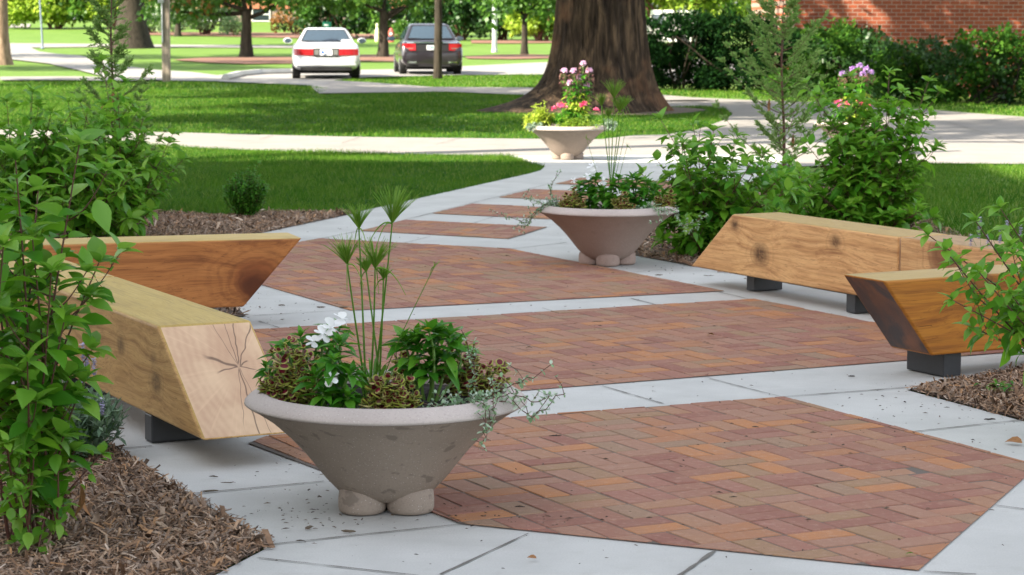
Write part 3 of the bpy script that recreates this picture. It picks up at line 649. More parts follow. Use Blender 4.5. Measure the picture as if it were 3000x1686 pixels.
yew('green shrub against the sunlit part of the brick wall',2690,298,1.7,1.12,64,4600,'hedge',.085,'hedge_shrub',1.5,'dark',DIA)
yew('broad green shrub at the far right under the brick wall',2900,306,2.2,1.42,65,6200,'hedge',.085,'hedge_shrub',1.6,'dark',DIA)
# ---------------------------------------------------------------- posts, hydrant, signs
p=px(488,238);b=empty('wooden_post',p);tag(b,'square weathered wooden post with a metal pipe and small box','post')
mb=MB();mb.box((-.1,-.1,-.1),(.1,.1,4.5));mb.build('post',barkm('weathered_wood',(.16,.13,.10),(.38,.32,.26),20,2,.3),b,bevel=.01)
mt_galv=plain('galvanised_metal',(.42,.44,.45),.45,metal=.6)
mb=MB();mb.tube([(-.075,-.125,1.0),(-.075,-.125,2.05)],.022,8);mb.build('pipe',mt_galv,b)
mb=MB();mb.box((-.17,-.2,2.02),(-.02,-.11,2.35));mb.build('meter_box',mt_galv,b,bevel=.01)
p=gp(125,143);b=empty('sign_pole',p);tag(b,'thin blue-grey metal pole on the grass tip at the far left','pole')
mt_pole=plain('blue_grey_paint',(.16,.20,.25),.4)
mb=MB();P=[(0,0,-.1),(-.03,0,1.),(-.12,0,3.),(-.2,0,5.5)];mb.tube(P,[.05,.045,.04,.035],8);mb.build('shaft',mt_pole,b,True)
mb=MB();mb.lathe([(0,0),(.1,0),(.1,.04),(.05,.07),(0,.07)],12);mb.build('base_plate',mt_pole,b)
p=gp(1449,152);b=empty('lamp_post',p);tag(b,'pale grey lamp post between the dark car and the big trunk','lamp post')
mt_pc=plain('pale_grey_pole',(.42,.43,.45),.6)
mb=MB();mb.lathe([(0,-.1),(.14,-.1),(.14,.1),(.115,.13),(.10,2.5),(.07,5.0),(0,5.0)],14);mb.build('shaft',mt_pc,b,smooth=False)
mb=MB();mb.lathe([(0,5.0),(.16,5.02),(.2,5.35),(.28,5.4),(.05,5.6),(0,5.6)],14);mb.build('lantern',mt_galv,b)
p=gp(1146,124);b=empty('fire_hydrant',p);tag(b,'faded red fire hydrant with a white cap on the lawn','hydrant')
mt_hr=plain('faded_red_paint',(.42,.075,.06),.5)
mb=MB();mb.lathe([(0,0),(.17,0),(.17,.04),(.13,.06),(.12,.12),(.125,.5),(.15,.52),(.15,.56),(.11,.58),(.10,.66),(.05,.74),(0,.75)],18);mb.build('barrel',mt_hr,b,smooth=False)
mb=MB();mb.tube([(0,-.1,.44),(0,-.2,.44)],.075,12);mb.build('front_cap',mt_trim,b)
for s in (-1,1):
    mb=MB();mb.tube([(s*.1,0,.46),(s*.18,0,.46)],.05,10);mb.build('side_cap',mt_hr,b)
p=gp(1105,120);b=empty('gap_standin',p);tag(b,'pale yellow marker for a bright gap beside the forked tree','post')
mb=MB();mb.lathe([(0,-.05),(.13,-.05),(.14,.1),(.10,.6),(.05,.72),(.075,.82),(.06,.92),(0,.95)],14);mb.build('standin',plain('pale_yellow_gap',(.62,.58,.36),.5),b)  # pale solid added where a bright gap shows behind the tree
p=gp(958,128);p[2]-=.0;b=empty('street_sign',p);tag(b,'small green street sign on a post behind the white car','sign')
mb=MB();mb.tube([(0,0,-.1),(0,0,1.15)],.02,8);mb.build('post',mt_galv,b)
mb=MB();mb.box((-.22,-.02,.86),(.22,0,1.12));mb.build('panel',plain('sign_green',(.01,.17,.10),.4),b)
mb=MB();mb.box((-.14,-.025,.92),(.08,-.0205,.99));mb.build('lettering',mt_trim,b)
# ---------------------------------------------------------------- timber benches
def woodm(name,pale,mid,dark,knots=(),scale=1.,topc=None,sap=.0,stain=None,gr=26,bend=.012):
    m=M(name,.5,.25);x,y,z=m.xyz()
    warp=m.noise(1.1,2)*.09;wob=m.noise(7,2)
    dk=None;rings=None
    for (kx,ky,kz,kr,st_) in knots:
        dx=(x-kx);dy=(y-ky);dz=(z-kz);d=((dx*.75)*(dx*.75)+dy*dy+dz*dz)+0.
        e=(d*(-1./(kr*kr*2.2))).f('EXPONENT');sg=dz/kr
        warp=warp+e*sg*(kr*.55)+dx*0.
        rr=d.f('SQRT');c=(1.-0.) 
        core=((rr*(1./kr)).ss(.8,.05).f('MAXIMUM',((rr*(150.)+wob*9.).f('SINE')).ss(.2,.95)*(rr*(1./kr)).ss(1.25,.2)*.5))*st_
        dk=core if dk is None else dk.f('MAXIMUM',core)
    u=m.comb(x*.55+warp*.2,(y+warp)*9.,(z+warp)*9.)
    g=m.noise(gr/9.,5,u,.6,.35);fine=m.noise(gr*1.2,3,m.comb(x*.25,(y+warp)*9.,(z+warp)*9.),.6)
    big=m.noise(1.6,3,m.comb(x*.8,(y+warp)*3.,(z+warp)*3.),.5)
    c=m.ramp(g,[(.30,dark),(.44,mid),(.56,pale),(.68,mid),(.8,pale)])
    c=m.mix(big.ss(.3,.7)*.45,c,m.mix(.5,pale,mid));c=m.mix(fine.ss(.5,.72)*.4,c,tuple(q*.6 for q in dark))
    mg=m.noise(8.,3,m.comb(x*.22,(y+warp)*9.,(z+warp)*9.),.55);c=m.mix(mg.ss(.52,.66)*.38,c,dark);c=m.mix(mg.ss(.46,.34)*.22,c,tuple(min(1,q*1.25) for q in pale));ln=m.noise(7.,2,m.comb(x*.18,(y+warp)*8.,(z+warp)*8.),.4);cr=((ln-.5).f('ABSOLUTE')).ss(.006,.0)
    c=m.mix(cr*.7,c,tuple(q*.35 for q in dark))
    if dk is not None:
        kn=m.noise(22,3,None,.6,1.5);c=m.mix(dk*(kn.ss(.2,.62)*.6+.5),c,tuple(q*.30 for q in dark))
    n=m.node('ShaderNodeNewGeometry');sep=m.xyz(n.outputs['Normal'])
    if topc:                                     # seat face gets its own colour, with weathered patches
        t=sep[2].ss(.6,.9);tg=m.mix(fine.ss(.4,.7)*.5,topc,tuple(q*.72 for q in topc));tg=m.mix(mg.ss(.5,.64)*.5,tg,tuple(q*.6 for q in topc));tg=m.mix(m.noise(3.2,4,m.comb(x*.6,y*2.,0.)).ss(.58,.7)*.55,tg,(topc[0]*.55,topc[1]*.48,topc[2]*.5));tg=m.mix(big.ss(.45,.75)*.6,tg,tuple(q*.8 for q in (topc[0],topc[1]*.95,topc[2]*.7)));tg=m.mix(cr*.4,tg,(.09,.06,.025));c=m.mix(t,c,tg)
    if stain: 
        for (sx,sy,sz,sr,sc_) in stain:
            dd=((x-sx)*(x-sx)+(y-sy)*(y-sy)*1.0+(z-sz)*(z-sz)*1.6).f('SQRT')+(m.noise(5,3)-.5)*.14;c=m.mix(dd.ss(sr,sr*.35)*.85,c,sc_);c=m.mix(((dd*110.+wob*7.).f('SINE')).ss(.1,.95)*dd.ss(sr*2.0,sr*.7)*.26,c,(.09,.03,.01))
    m.col(c);m.rgh(fine*.2+.42);m.bump(g,.15,.004);return m.m
def endm(name,pale,mid,dark,pith,ca,slope,cracks=True,blotch=None):
    m=M(name,.5,.35);x,y,z=m.xyz();Y=y-pith[0];Z=(z-pith[1])*slope
    nz=(m.noise(6,3)-.5)*.05;d=(Y*Y+Z*Z).f('SQRT')+nz
    an=m.node('ShaderNodeMath');an.operation='ARCTAN2';m.nt.links.new(Z.s,an.inputs[0]);m.nt.links.new(Y.s,an.inputs[1]);A=E(m.nt,an.outputs[0])
    ring=(d*230.).f('SINE')*.5+.5;big=m.noise(5,4)
    ray_=m.noise(1,3,m.comb(A*18.,d*3.,0.),.6)
    c=m.mix(big.ss(.3,.7),pale,mid);c=m.mix(ring*.17*big.ss(.3,.6),c,dark);c=m.mix(ray_.ss(.5,.75)*.35,c,tuple(q*1.15 for q in pale))
    c=m.mix(d.ss(.02,.13)*-.6+.6,c,m.mix(.4,mid,dark))
    if blotch: c=m.mix(m.noise(3.5,4,None,.6,.8).ss(.38,.6),c,blotch)
    if cracks:
        for a,L,wd in ca:
            ny=m.noise(9+a,2)-.5;pr=Y*math.cos(a)+Z*math.sin(a);pp=Z*math.cos(a)-Y*math.sin(a)+ny*.018
            k=(pp.f('ABSOLUTE')).ss(wd,wd*.25)*pr.ss(.0,.01)*pr.ss(L,L*.7);c=m.mix(k*.75,c,(.07,.035,.025))
    m.col(c);m.bump(ray_,.2,.004);return m.m
def bench(label,org,ang,L,y0,y1,s0,s1,mat,endmat,blocks,ht=.46,hb=.11,group='heavy timber beam benches around the plaza',skew=(0,0,0,0),cham=None):
    o=empty('timber_bench',(org[0],org[1],0),ang);tag(o,label,'bench',group)
    bm=bmesh.new()
    # s0,s1: how far the bottom edge lies beyond (+) or short (-) of the top edge at each end
    P=[(-s0+skew[0],y0,hb),(L+s1,y0,hb),(L+s1,y1,hb),(-s0+skew[1],y1,hb),(0+skew[0],y0,ht),(L,y0,ht),(L,y1,ht),(0+skew[1],y1,ht)]
    vs=[bm.verts.new(p) for p in P]
    for f in ((3,2,1,0),(4,5,6,7),(0,1,5,4),(1,2,6,5),(2,3,7,6),(3,0,4,7)): bm.faces.new([vs[i] for i in f])
    bm.normal_update()
    bmesh.ops.bevel(bm,geom=list(bm.edges),offset=.011,segments=3,profile=.5,affect='EDGES')
    bm.normal_update()
    for f in bm.faces: f.material_index=1 if (abs(f.normal.x)>.5 and f.calc_area()>.01) else 0;f.smooth=False
    me=bpy.data.meshes.new('beam');bm.to_mesh(me);bm.free();me.materials.append(mat);me.materials.append(endmat)
    b=bpy.data.objects.new('beam',me);COL.objects.link(b);b.parent=o
    for (a,wd,iy0,iy1) in blocks:
        mb=MB();mb.box((a,iy0,0.004),(a+wd,iy1,hb));mb.build('support_block',mt_black,o,bevel=.006)
    return o
XA=math.atan2(.891,-.454)
wA=woodm('yellow_cypress_side',(.52,.325,.125),(.43,.25,.088),(.25,.125,.042),[(.45,0,.33,.075,.75),(.02,0,.245,.085,.9),(.05,0,.33,.06,.45),(.9,0,.25,.06,.6)],topc=(.45,.315,.085))
eA=endm('end_grain_pale',(.64,.455,.29),(.52,.34,.215),(.34,.175,.105),(-.245,.32),[(1.75,.17,.002),(2.1,.16,.003),(2.55,.22,.0025),(2.95,.05,.002),(.2,.13,.005),(-1.35,.24,.004),(-1.7,.2,.0015),(-1.0,.15,.0015),(1.2,.12,.0015),(-.1,.1,.002),(3.3,.07,.0015)],.62)
bench('big squared log bench at left with the cracked pale end grain facing the viewer',(-1.31,8.45),XA,1.66,-.368,0,.49,-.0,wA,eA,[(.10,.085,-.34,-.005),(1.25,.085,-.34,-.02)],skew=(0,0,0,0))
wA2=woodm('yellow_cypress_side_second',(.53,.335,.13),(.44,.26,.09),(.26,.13,.045),[(.5,-.3,.3,.06,.6)],topc=(.51,.355,.115))
bench('yellowish log bench continuing behind the cracked-end log, half hidden by leaves',(-1.31-.454*1.685,8.45+.891*1.685),XA,1.0,-.368,0,0,0,wA2,eA,[(.6,.085,-.34,-.03)])
wB=woodm('orange_cypress',(.43,.175,.052),(.34,.13,.036),(.15,.048,.014),[(.26,0,.25,.10,.8),(.16,0,.38,.05,.2)],topc=(.52,.37,.125),stain=[(.22,0,.24,.20,(.22,.065,.018)),(.24,0,.21,.12,(.07,.018,.006))],gr=16)
bench('orange-brown log bench at left with a dark stained knot at its undercut end',(-1.09,11.93),math.atan2(-.3,-.954),1.48,-.34,0,-.31,0,wB,wB,[(.62,.085,-.31,-.03),(1.2,.085,-.31,-.03)])
XC=math.atan2(-.885,.465)
wC=woodm('honey_cypress',(.66,.39,.17),(.55,.30,.12),(.30,.135,.05),[(.30,0,.25,.115,1.),(.03,0,.40,.07,.9),(1.03,0,.385,.075,.9)],topc=(.42,.28,.095))
bench('long honey-coloured log bench at right with two oval knots on its front',(1.29,13.5),XC,1.59,0,.335,.45,0,wC,eA,[(-.02,.085,.12,.32),(1.1,.085,.03,.32)])
wD=woodm('honey_cypress_dark_patch',(.61,.37,.165),(.51,.28,.115),(.29,.13,.05),[(.45,0,.36,.10,.6)],topc=(.38,.235,.10),stain=[(.34,0,.40,.13,(.19,.075,.03))])
bench('log section with rusty patch joined to the right end of the honey-coloured bench',(1.29+.465*1.61,13.5-.885*1.61),XC,1.0,0,.335,0,0,wD,eA,[(.6,.085,.03,.32)],skew=(0,0,0,0))
wE=woodm('amber_cypress',(.43,.17,.022),(.34,.12,.016),(.15,.048,.01),[(.88,0,.27,.10,.55),(.5,0,.30,.06,.15),(.42,0,.36,.05,.15)],topc=(.42,.29,.10),gr=14,stain=[(.55,0,.43,.10,(.22,.09,.02))])
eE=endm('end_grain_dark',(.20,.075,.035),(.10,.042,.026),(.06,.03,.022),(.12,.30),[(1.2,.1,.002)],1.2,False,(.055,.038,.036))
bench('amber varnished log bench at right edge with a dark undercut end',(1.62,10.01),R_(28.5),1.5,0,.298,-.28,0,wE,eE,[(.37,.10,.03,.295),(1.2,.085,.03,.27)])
# ---------------------------------------------------------------- planters
def castm(name,base,fl=.0):
    m=M(name,.8,.3);n=m.noise(3,4);f=m.noise(150,2);v=m.vor(95);sp=m.noise(11,3,m.mapv((1,1,1.6)))
    c=m.mix(n.ss(.3,.7),tuple(q*.92 for q in base),tuple(q*1.06 for q in base))
    c=m.mix(f.ss(.5,.72)*.35,c,tuple(q*.62 for q in base));c=m.mix(v.ss(.16,.08)*.7,c,(.62,.60,.57))
    if fl: c=m.mix(sp.ss(.60,.66)*fl,c,tuple(q*.62 for q in base))
    m.col(c);m.bump(f,.3,.004);return m.m
cast=[(castm('cast_stone_body_one',(.29,.235,.19),.8),castm('cast_stone_rim_one',(.43,.375,.345))),(castm('cast_stone_body_two',(.34,.25,.21),.2),castm('cast_stone_rim_two',(.45,.38,.345))),(castm('cast_stone_body_three',(.22,.175,.145),.3),castm('cast_stone_rim_three',(.33,.285,.25)))]
def planter(label,x,y,rz,k):
    o=empty('planter',(x,y,0),rz);tag(o,label,'planter','round cast stone planters along the paved path')
    pr=[(.0,.03),(.09,.032),(.13,.043),(.160,.066),(.197,.105),(.232,.15),(.268,.195),(.315,.245),(.372,.297),(.425,.333),(.452,.348)]
    MB().lathe(pr,72).build('bowl',cast[k][0],o,smooth=True)
    rim=[(.4515,.3485),(.459,.353),(.458,.360),(.443,.375),(.418,.390),(.405,.394),(.394,.391),(.388,.380),(.383,.345)]
    MB().lathe(rim,72).build('rim',cast[k][1],o,smooth=True)
    for i in range(4):
        a=R_(45)+i*math.pi/2;c=(.110*math.cos(a),.110*math.sin(a),0)
        MB().lathe([(0,.003),(.066,.003),(.074,.008),(.0775,.02),(.0775,.048),(.074,.074),(.062,.088),(0,.090)],28,c=c).build('foot',cast[k][0],o,smooth=True)
    an=np.linspace(0,2*math.pi,49)[:-1];rg=np.random.default_rng(k);rr=np.linspace(0,.386,10)
    V=[(0,0,.358)]+[(r*math.cos(a),r*math.sin(a),.352+.012*rg.normal()*(1-r/.5)) for r in rr[1:] for a in an]
    f=[(0,1+j,1+(j+1)%48) for j in range(48)]+[(1+i*48+j,1+i*48+(j+1)%48,1+(i+1)*48+(j+1)%48,1+(i+1)*48+j) for i in range(8) for j in range(48)]
    MB().add(V,f).build('soil',mt_soil,o);return o
PA=(-.409,7.421);PB=(.623,15.04);PC=(.633,26.574);PD=(4.1,27.9)
planter('nearest cast stone bowl planter, in front of the cracked log bench',*PA,R_(0)+.05,0)
planter('pinkish cast stone bowl planter in the middle of the path beside the leafy shrub',*PB,R_(45),1)
planter('sunlit cast stone bowl planter farthest along the path, before the big trunk',*PC,R_(43),2)
planter('cast stone bowl planter hidden behind the right shrubs with purple and pink flowers above',*PD,R_(20),2)
# ---------------------------------------------------------------- plants in the planters
g_imp=leafm('impatiens_leaf',(.022,.12,.008),(.05,.20,.012),(.12,.31,.022),.34,.42,.3)
g_pet=leafm('white_petal',(.80,.80,.80),(.85,.85,.85),(.88,.88,.90),.3,.6)
g_pap=leafm('papyrus_green',(.05,.15,.015),(.09,.22,.02),(.16,.30,.04),.3,.5)
g_papr=leafm('papyrus_rays',(.09,.22,.02),(.17,.33,.03),(.30,.44,.06),.35,.5)
g_col1=leafm('coleus_lime_edge',(.20,.24,.03),(.30,.33,.05),(.40,.36,.14),.3,.5)
g_col2=leafm('coleus_burgundy',(.075,.03,.012),(.09,.012,.018),(.22,.012,.035),.2,.5)
g_hel=leafm('silver_green_leaf',(.12,.24,.09),(.22,.35,.18),(.50,.58,.48),.25,.7)
def whorl(mb,P,D,n,ln,el,rg,T=LANC,mi=None,jit=.25):
    a=np.arange(n)*2*math.pi/n+rg.uniform(0,6.28);F0=frames(np.array([D]))[0];X,Y,Z=F0[:,0],F0[:,2],F0[:,1]
    e=el+rg.normal(size=n)*jit
    d=(np.cos(a)[:,None]*X+np.sin(a)[:,None]*Y)*np.cos(e)[:,None]+Z*np.sin(e)[:,None]
    mb.inst(T,np.repeat([P],n,0),frames(d,rg.normal(size=n)*.2),ln*rg.uniform(.75,1.2,n),mi)
def group_of(n): return {'imp':'impatiens clumps in the planters','col':'coleus clumps in the planters','hel':'trailing silvery plants in the planters','pap':'papyrus plants in the planters','cle':'spider flowers in the far planters'}.get(n)
def imp(label,c,tips,seed,ln=.085,flowers=(),z0=.355,lo=.35):
    rg=np.random.default_rng(seed);o=empty('impatiens_plant',c);tag(o,label,'flower',group_of('imp'));c=np.array(c,float);sb=MB();lb=MB()
    for tx,ty,tz in tips:
        b=np.array([tx*.35,ty*.35,0]);t=np.array([tx,ty,tz]);P=limb(sb,b,t,.006,.004,rg,8,.05,6);L=np.linalg.norm(t-b)
        D=P[-1]-P[-2];D/=np.linalg.norm(D)
        whorl(lb,P[-1],D,6,ln*.62,.85,rg);whorl(lb,P[-1]-D*.012,D,6,ln,.35,rg)
        s=.03
        while s<L*(1-lo):
            q=t-(t-b)/L*s;whorl(lb,q,D,3,ln*1.2,.08-s*1.2,rg);s+=.036
    sb.build('stem',mt_gstem,o);lb.build('leaves',g_imp,o)
    for (fx,fy,fz,dx,dy,dz,r) in flowers:
        pb=MB();Dn=np.array([dx,dy,dz],float);Dn/=np.linalg.norm(Dn);whorl(pb,np.array([fx,fy,fz]),Dn,5,r,.12,rg,T=leafT([0,.2,.5,.8,1],[.08,.28,.5,.5,.2],.1,.12),jit=.06)
        pb.build('flower',g_pet,o)
    return o
# coleus leaf: lime border ring round a burgundy heart
def colT():
    a=np.linspace(0,2*math.pi,10,endpoint=False);o_=np.c_[np.sin(a)*.46,.5-np.cos(a)*.5,-.05+.05*np.sin(3*a)];i_=np.c_[np.sin(a)*.33,.5-np.cos(a)*.36,.06+.0*a]
    v=np.concatenate([o_,i_,[(0,.5,.09)]]);f=[(k,(k+1)%10,10+(k+1)%10,10+k) for k in range(10)]+[(10+k,10+(k+1)%10,10+(k+2)%10,20) for k in range(0,10,2)]
    return v,np.array(f),np.array([0]*10+[1]*5)
COLT=colT()
def mound(label,name,cat,c,pts,n,ln,seed,mats,T,grp,el=.35,sp=.045,stem=mt_gstem,hgt=.1,z0=0,trail=()):
    """low bushy plant: stems radiate to a dome, leaves in pairs"""
    rg=np.random.default_rng(seed);o=empty(name,c);tag(o,label,cat,grp);sb=MB();lb=MB()
    for k in range(n):
        a=rg.uniform(0,6.28);r=math.sqrt(rg.uniform())*1.;t=np.array([math.cos(a)*r*pts[0],math.sin(a)*r*pts[1],pts[2]*(1.05-.6*r*r)*rg.uniform(.42,1.28)])
        b=t*np.array([.25,.25,0]);P=limb(sb,b,t,.0022,.0012,rg,6,.12,4);D=P[-1]-P[-2];D/=np.linalg.norm(D)
        whorl(lb,P[-1],D,3,ln*.7,.8,rg,T,jit=.3)
        for j in range(1,5): whorl(lb,P[5-j],D,4,ln*rg.uniform(.55,1.15),el-.1*j,rg,T,jit=.55)
    for path in trail:
        Q=np.array(path,float);t=np.linspace(0,1,len(Q));tt=np.linspace(0,1,16);P=np.c_[[np.interp(tt,t,Q[:,i]) for i in range(3)]].T+rg.normal(size=(16,3))*.004
        sb.tube(P,.0016,4)
        for i in range(1,16):
            D=P[i]-P[i-1];D/=np.linalg.norm(D)+1e-6;whorl(lb,P[i],D,3,ln*rg.uniform(.7,1.1)*(1.2-.4*i/16),.4,rg,T,jit=.4)
            if i%3==0: 
                q=P[i]+rg.normal(size=3)*.03+np.array([0,0,.025]);sb.tube([P[i],(P[i]+q)/2+.004,q],.0012,4);whorl(lb,q,q-P[i],4,ln*.75,.5,rg,T,jit=.4);whorl(lb,(q+P[i])/2,q-P[i],3,ln*.8,.3,rg,T,jit=.4)
    sb.build('stem',stem,o);lb.build('leaves',mats,o);return o
CM=[g_col1,g_col2]
def papyrus(label,c,stems,seed,rl=.085,base=14,nray=110):
    rg=np.random.default_rng(seed);o=empty('papyrus_plant',c);tag(o,label,'papyrus',group_of('pap'));c=np.array(c,float)
    for st_ in stems:
        t=np.array(st_[:3])-c;sz=st_[3];b=np.array([rg.uniform(-.035,.035),rg.uniform(-.03,.03),0]);tt=np.linspace(0,1,9)[:,None]
        P=b+(t-b)*tt;P[:,:2]+=(np.sin(tt*1.5)*rg.normal(size=2)*.008);P+= (0 if len(st_)<5 else np.sin(tt*math.pi)*np.array(st_[4]))
        mb=MB();mb.tube(P,np.linspace(.0042,.0026,9)*(1 if sz>.4 else .5),6);mb.build('stem',g_pap,o,smooth=True)
        D=P[-1]-P[-2];D/=np.linalg.norm(D);rb=MB();n=int(nray*sz**.5) if sz>.4 else 5
        F0=frames(np.array([D]))[0]
        for k in range(n):
            a=rg.uniform(0,6.28);sp=rg.uniform(.03,.56);L=rl*sz*rg.uniform(.75,1.25);s_=np.linspace(0,1,6)[:,None]
            dirh=math.cos(a)*F0[:,0]+math.sin(a)*F0[:,2];Q=P[-1]+(F0[:,1]*math.cos(sp)+dirh*math.sin(sp))*L*s_+dirh*L*.18*s_**2-np.array([0,0,1])*L*.05*s_**3
            rb.tube(Q,[.0011,.0011,.001,.0009,.0007,.0005],3,cap=False)
        for k in range(2 if sz>.6 else 1):
            a=rg.uniform(0,6.28);s_=np.linspace(0,1,8)[:,None];dirh=np.array([math.cos(a),math.sin(a)*.4,0]);L=rl*sz*1.3
            Q=P[-1]+dirh*L*s_*.9+np.array([0,0,1])*L*(.35*s_-1.1*s_**2);rb.tube(Q,np.linspace(.003,.0008,8),4,cap=False)
        rb.build('umbel',g_papr,o)
    if base:
        lb=MB()
        for k in range(base):
            a=rg.uniform(0,6.28);L=rg.uniform(.12,.26);s_=np.linspace(0,1,8);dirh=np.array([math.cos(a),math.sin(a),0]);r0=rg.uniform(0,.05)
            Q=dirh*(r0+L*.45*s_[:,None]**1.8)+np.array([0,0,1])*(L*(s_-.45*s_**3))[:,None]
            W=np.array([-dirh[1],dirh[0],0])*.005;wv=np.sin(np.pi*np.clip(s_*.9+.12,0,1))[:,None]
            V=np.concatenate([Q-W*wv,Q+W*wv]);lb.add(V,[np.array([(i,i+1,9+i,8+i) for i in range(7)])])
        lb.build('leaves',g_pap,o)
    return o
def rel(pt,c): return tuple(np.array(pt)-np.array(c))
Z0=.352
c=(PA[0]-.045,PA[1]+.03,Z0)
papyrus('papyrus rising from the nearest planter',c,[tuple(pd(1147,655,7.43))+(1.25,),tuple(pd(1048,673,7.5))+(.9,),tuple(pd(1025,778,7.38))+(1.0,),tuple(pd(1087,787,7.4))+(1.05,),tuple(pd(1072,800,7.5))+(.6,),tuple(pd(1117,820,7.42))+(.5,),tuple(pd(1263,785,7.35))+(.3,(-.03,0,-.04))],1,base=26)
def impP(label,x,y,d,wx,seed,tips,fl=(),ln=.085,lo=.3): return imp(label,(pd(x,y,d)[0],d,Z0),tips,seed,ln,fl,lo=lo)
impP('leafy impatiens at the left back of the nearest planter, behind the coleus',905,1100,7.52,0,11,[(-.11,0,.14),(-.03,.04,.19),(.05,-.02,.2),(.02,.06,.16),(-.07,-.03,.17),(.10,.03,.22),(-.14,.03,.08)],fl=[(.08,-.05,.235,.5,-.7,.6,.034),(.115,-.05,.262,.6,-.6,.6,.034),(.05,-.06,.215,.3,-.8,.5,.032),(.02,-.06,.19,.2,-.8,.5,.03)],ln=.07)
impP('impatiens with one white flower at the front of the nearest planter',975,1170,7.17,0,12,[(0,0,.17),(-.06,.02,.12),(.06,.01,.13),(.02,.05,.22),(-.03,-.02,.07),(.05,-.03,.06)],fl=[(.0,-.06,.125,0,-.95,.25,.029)],ln=.072,lo=.15)
impP('tall bare-stemmed impatiens at the right of the nearest planter',1255,1140,7.42,0,13,[(0,0,.235),(-.08,.02,.20),(.07,.0,.215),(.04,.05,.225),(-.04,.03,.21),(.09,.04,.18),(0,-.02,.11)],ln=.08,lo=.45)
def colP(label,x,d,w_,h_,seed,n=34,ln=.031,dy=None): return mound(label,'coleus_plant','coleus',(pd(x,1100,d)[0],d,Z0),(w_,dy or w_*.6,h_),n,ln,seed,CM,COLT,group_of('col'))
colP('dark-hearted coleus at the left rim of the nearest planter',850,7.33,.11,.17,21,40)
colP('yellow-edged coleus at the front centre of the nearest planter',1140,7.15,.09,.125,22,34)
colP('coleus behind the silvery leaves at the right of the nearest planter',1385,7.55,.12,.155,23,38)
colP('small coleus at the back of the nearest planter behind the bare stems',1195,7.66,.06,.15,24,16)
def helP(label,c,pts,n,seed,trail,ln=.019): return mound(label,'trailing_plant','foliage plant',c,pts,n,ln,seed,g_hel,OVAL,group_of('hel'),trail=trail,stem=mt_twig)
c=(pd(1370,1150,7.22)[0],7.25,Z0)
helP('silvery trailing plant spilling over the right rim of the nearest planter',c,(.12,.07,.05),36,31,[[(0,0,.02),(.05,-.10,.045),(.06,-.16,.02),(.055,-.19,-.04),(.045,-.19,-.09)],[(0,0,.02),(.09,-.08,.04),(.08,-.14,.01),(.075,-.17,-.03)],[(.05,0,.02),(.14,-.03,.06),(.22,-.05,.035),(.30,-.06,.06)],[(.05,0,.02),(.13,-.06,.05),(.20,-.1,-.005),(.24,-.1,.02)],[(.05,.02,.03),(.14,0,.08),(.20,.0,.10)],[(0,.05,.03),(.02,.1,.12),(.0,.1,.17)],[(-.02,0,.02),(-.08,-.03,.02),(-.10,-.05,.01)]])
# planter two
c=(pd(1795,560,15.0)[0],15.05,Z0)
papyrus('papyrus rising from the middle planter',c,[tuple(pd(1800,290,15.0))+(1.35,),tuple(pd(1812,330,15.02))+(1.1,),tuple(pd(1768,312,15.05))+(.9,),tuple(pd(1822,318,15.1))+(.9,),tuple(pd(1717,408,15.0))+(.32,),tuple(pd(1842,430,15.0))+(.32,),tuple(pd(1786,345,15.1))+(.7,),tuple(pd(1832,380,15.0))+(.32,)],2,rl=.085,base=12)
def p2(label,x,d,seed,tips,fl=()): return imp(label,(pd(x,600,d)[0],d,Z0),tips,seed,.08,fl,lo=.2)
p2('leafy impatiens at the left of the middle planter',1725,15.02,41,[(-.06,0,.17),(0,0,.2),(.05,.03,.22),(.0,-.06,.13),(-.08,-.04,.1),(.08,-.03,.15)],[(.09,-.06,.2,0,-.9,.4,.035),(-.01,-.08,.235,.2,-.8,.5,.03),(.02,.02,.29,0,-.8,.6,.036),(-.1,-.04,.2,0,-.9,.4,.022)])
p2('leafy impatiens at the centre of the middle planter',1790,14.85,42,[(-.05,0,.15),(.02,.02,.19),(.07,0,.16),(-.01,-.04,.1),(.05,.06,.22)],[(.045,-.06,.135,0,-.95,.3,.028)])
p2('leafy impatiens at the right of the middle planter',1865,15.0,43,[(-.06,0,.19),(0,0,.21),(.07,0,.18),(.03,-.05,.13),(-.03,.05,.22),(.12,.02,.14)])
def col2(label,x,d,w_,h_,seed,n): return mound(label,'coleus_plant','coleus',(pd(x,600,d)[0],d,Z0),(w_,w_*.6,h_),n,.032,seed,CM,COLT,group_of('col'))
col2('yellow-edged coleus at the left of the middle planter',1675,14.85,.09,.13,44,30)
col2('yellow-edged coleus at the front right of the middle planter',1822,14.72,.085,.11,45,28)
col2('yellow-edged coleus at the right rim of the middle planter',1945,14.95,.075,.13,46,24)
c=(pd(1625,620,14.95)[0],14.95,Z0)
helP('silvery trailing plant hanging over the left rim of the middle planter',c,(.10,.08,.09),40,47,[[(0,0,.02),(-.10,-.03,.03),(-.2,-.05,-.06),(-.30,-.05,-.03),(-.38,-.05,-.01)],[(0,0,.02),(-.09,-.05,.03),(-.16,-.08,-.05),(-.20,-.08,-.10)],[(0,0,.02),(-.08,-.05,.06),(-.14,-.08,.08),(-.2,-.08,.10)],[(0,0,.02),(-.03,.03,.12),(-.01,.0,.20)],[(0,0,.02),(-.11,-.05,.01),(-.18,-.05,-.08),(-.27,-.05,-.10)]],.021)
c=(pd(1905,640,14.75)[0],14.78,Z0)
helP('silvery trailing plant over the right rim of the middle planter',c,(.12,.05,.06),34,48,[[(.05,0,.02),(.14,-.08,.03),(.20,-.1,-.06),(.28,-.1,-.05),(.36,-.1,.0)],[(0,0,.02),(.04,-.1,.04),(.07,-.14,-.03)],[(.05,0,.02),(.15,-.07,.03),(.22,-.1,-.10),(.30,-.1,-.08)]],.021)
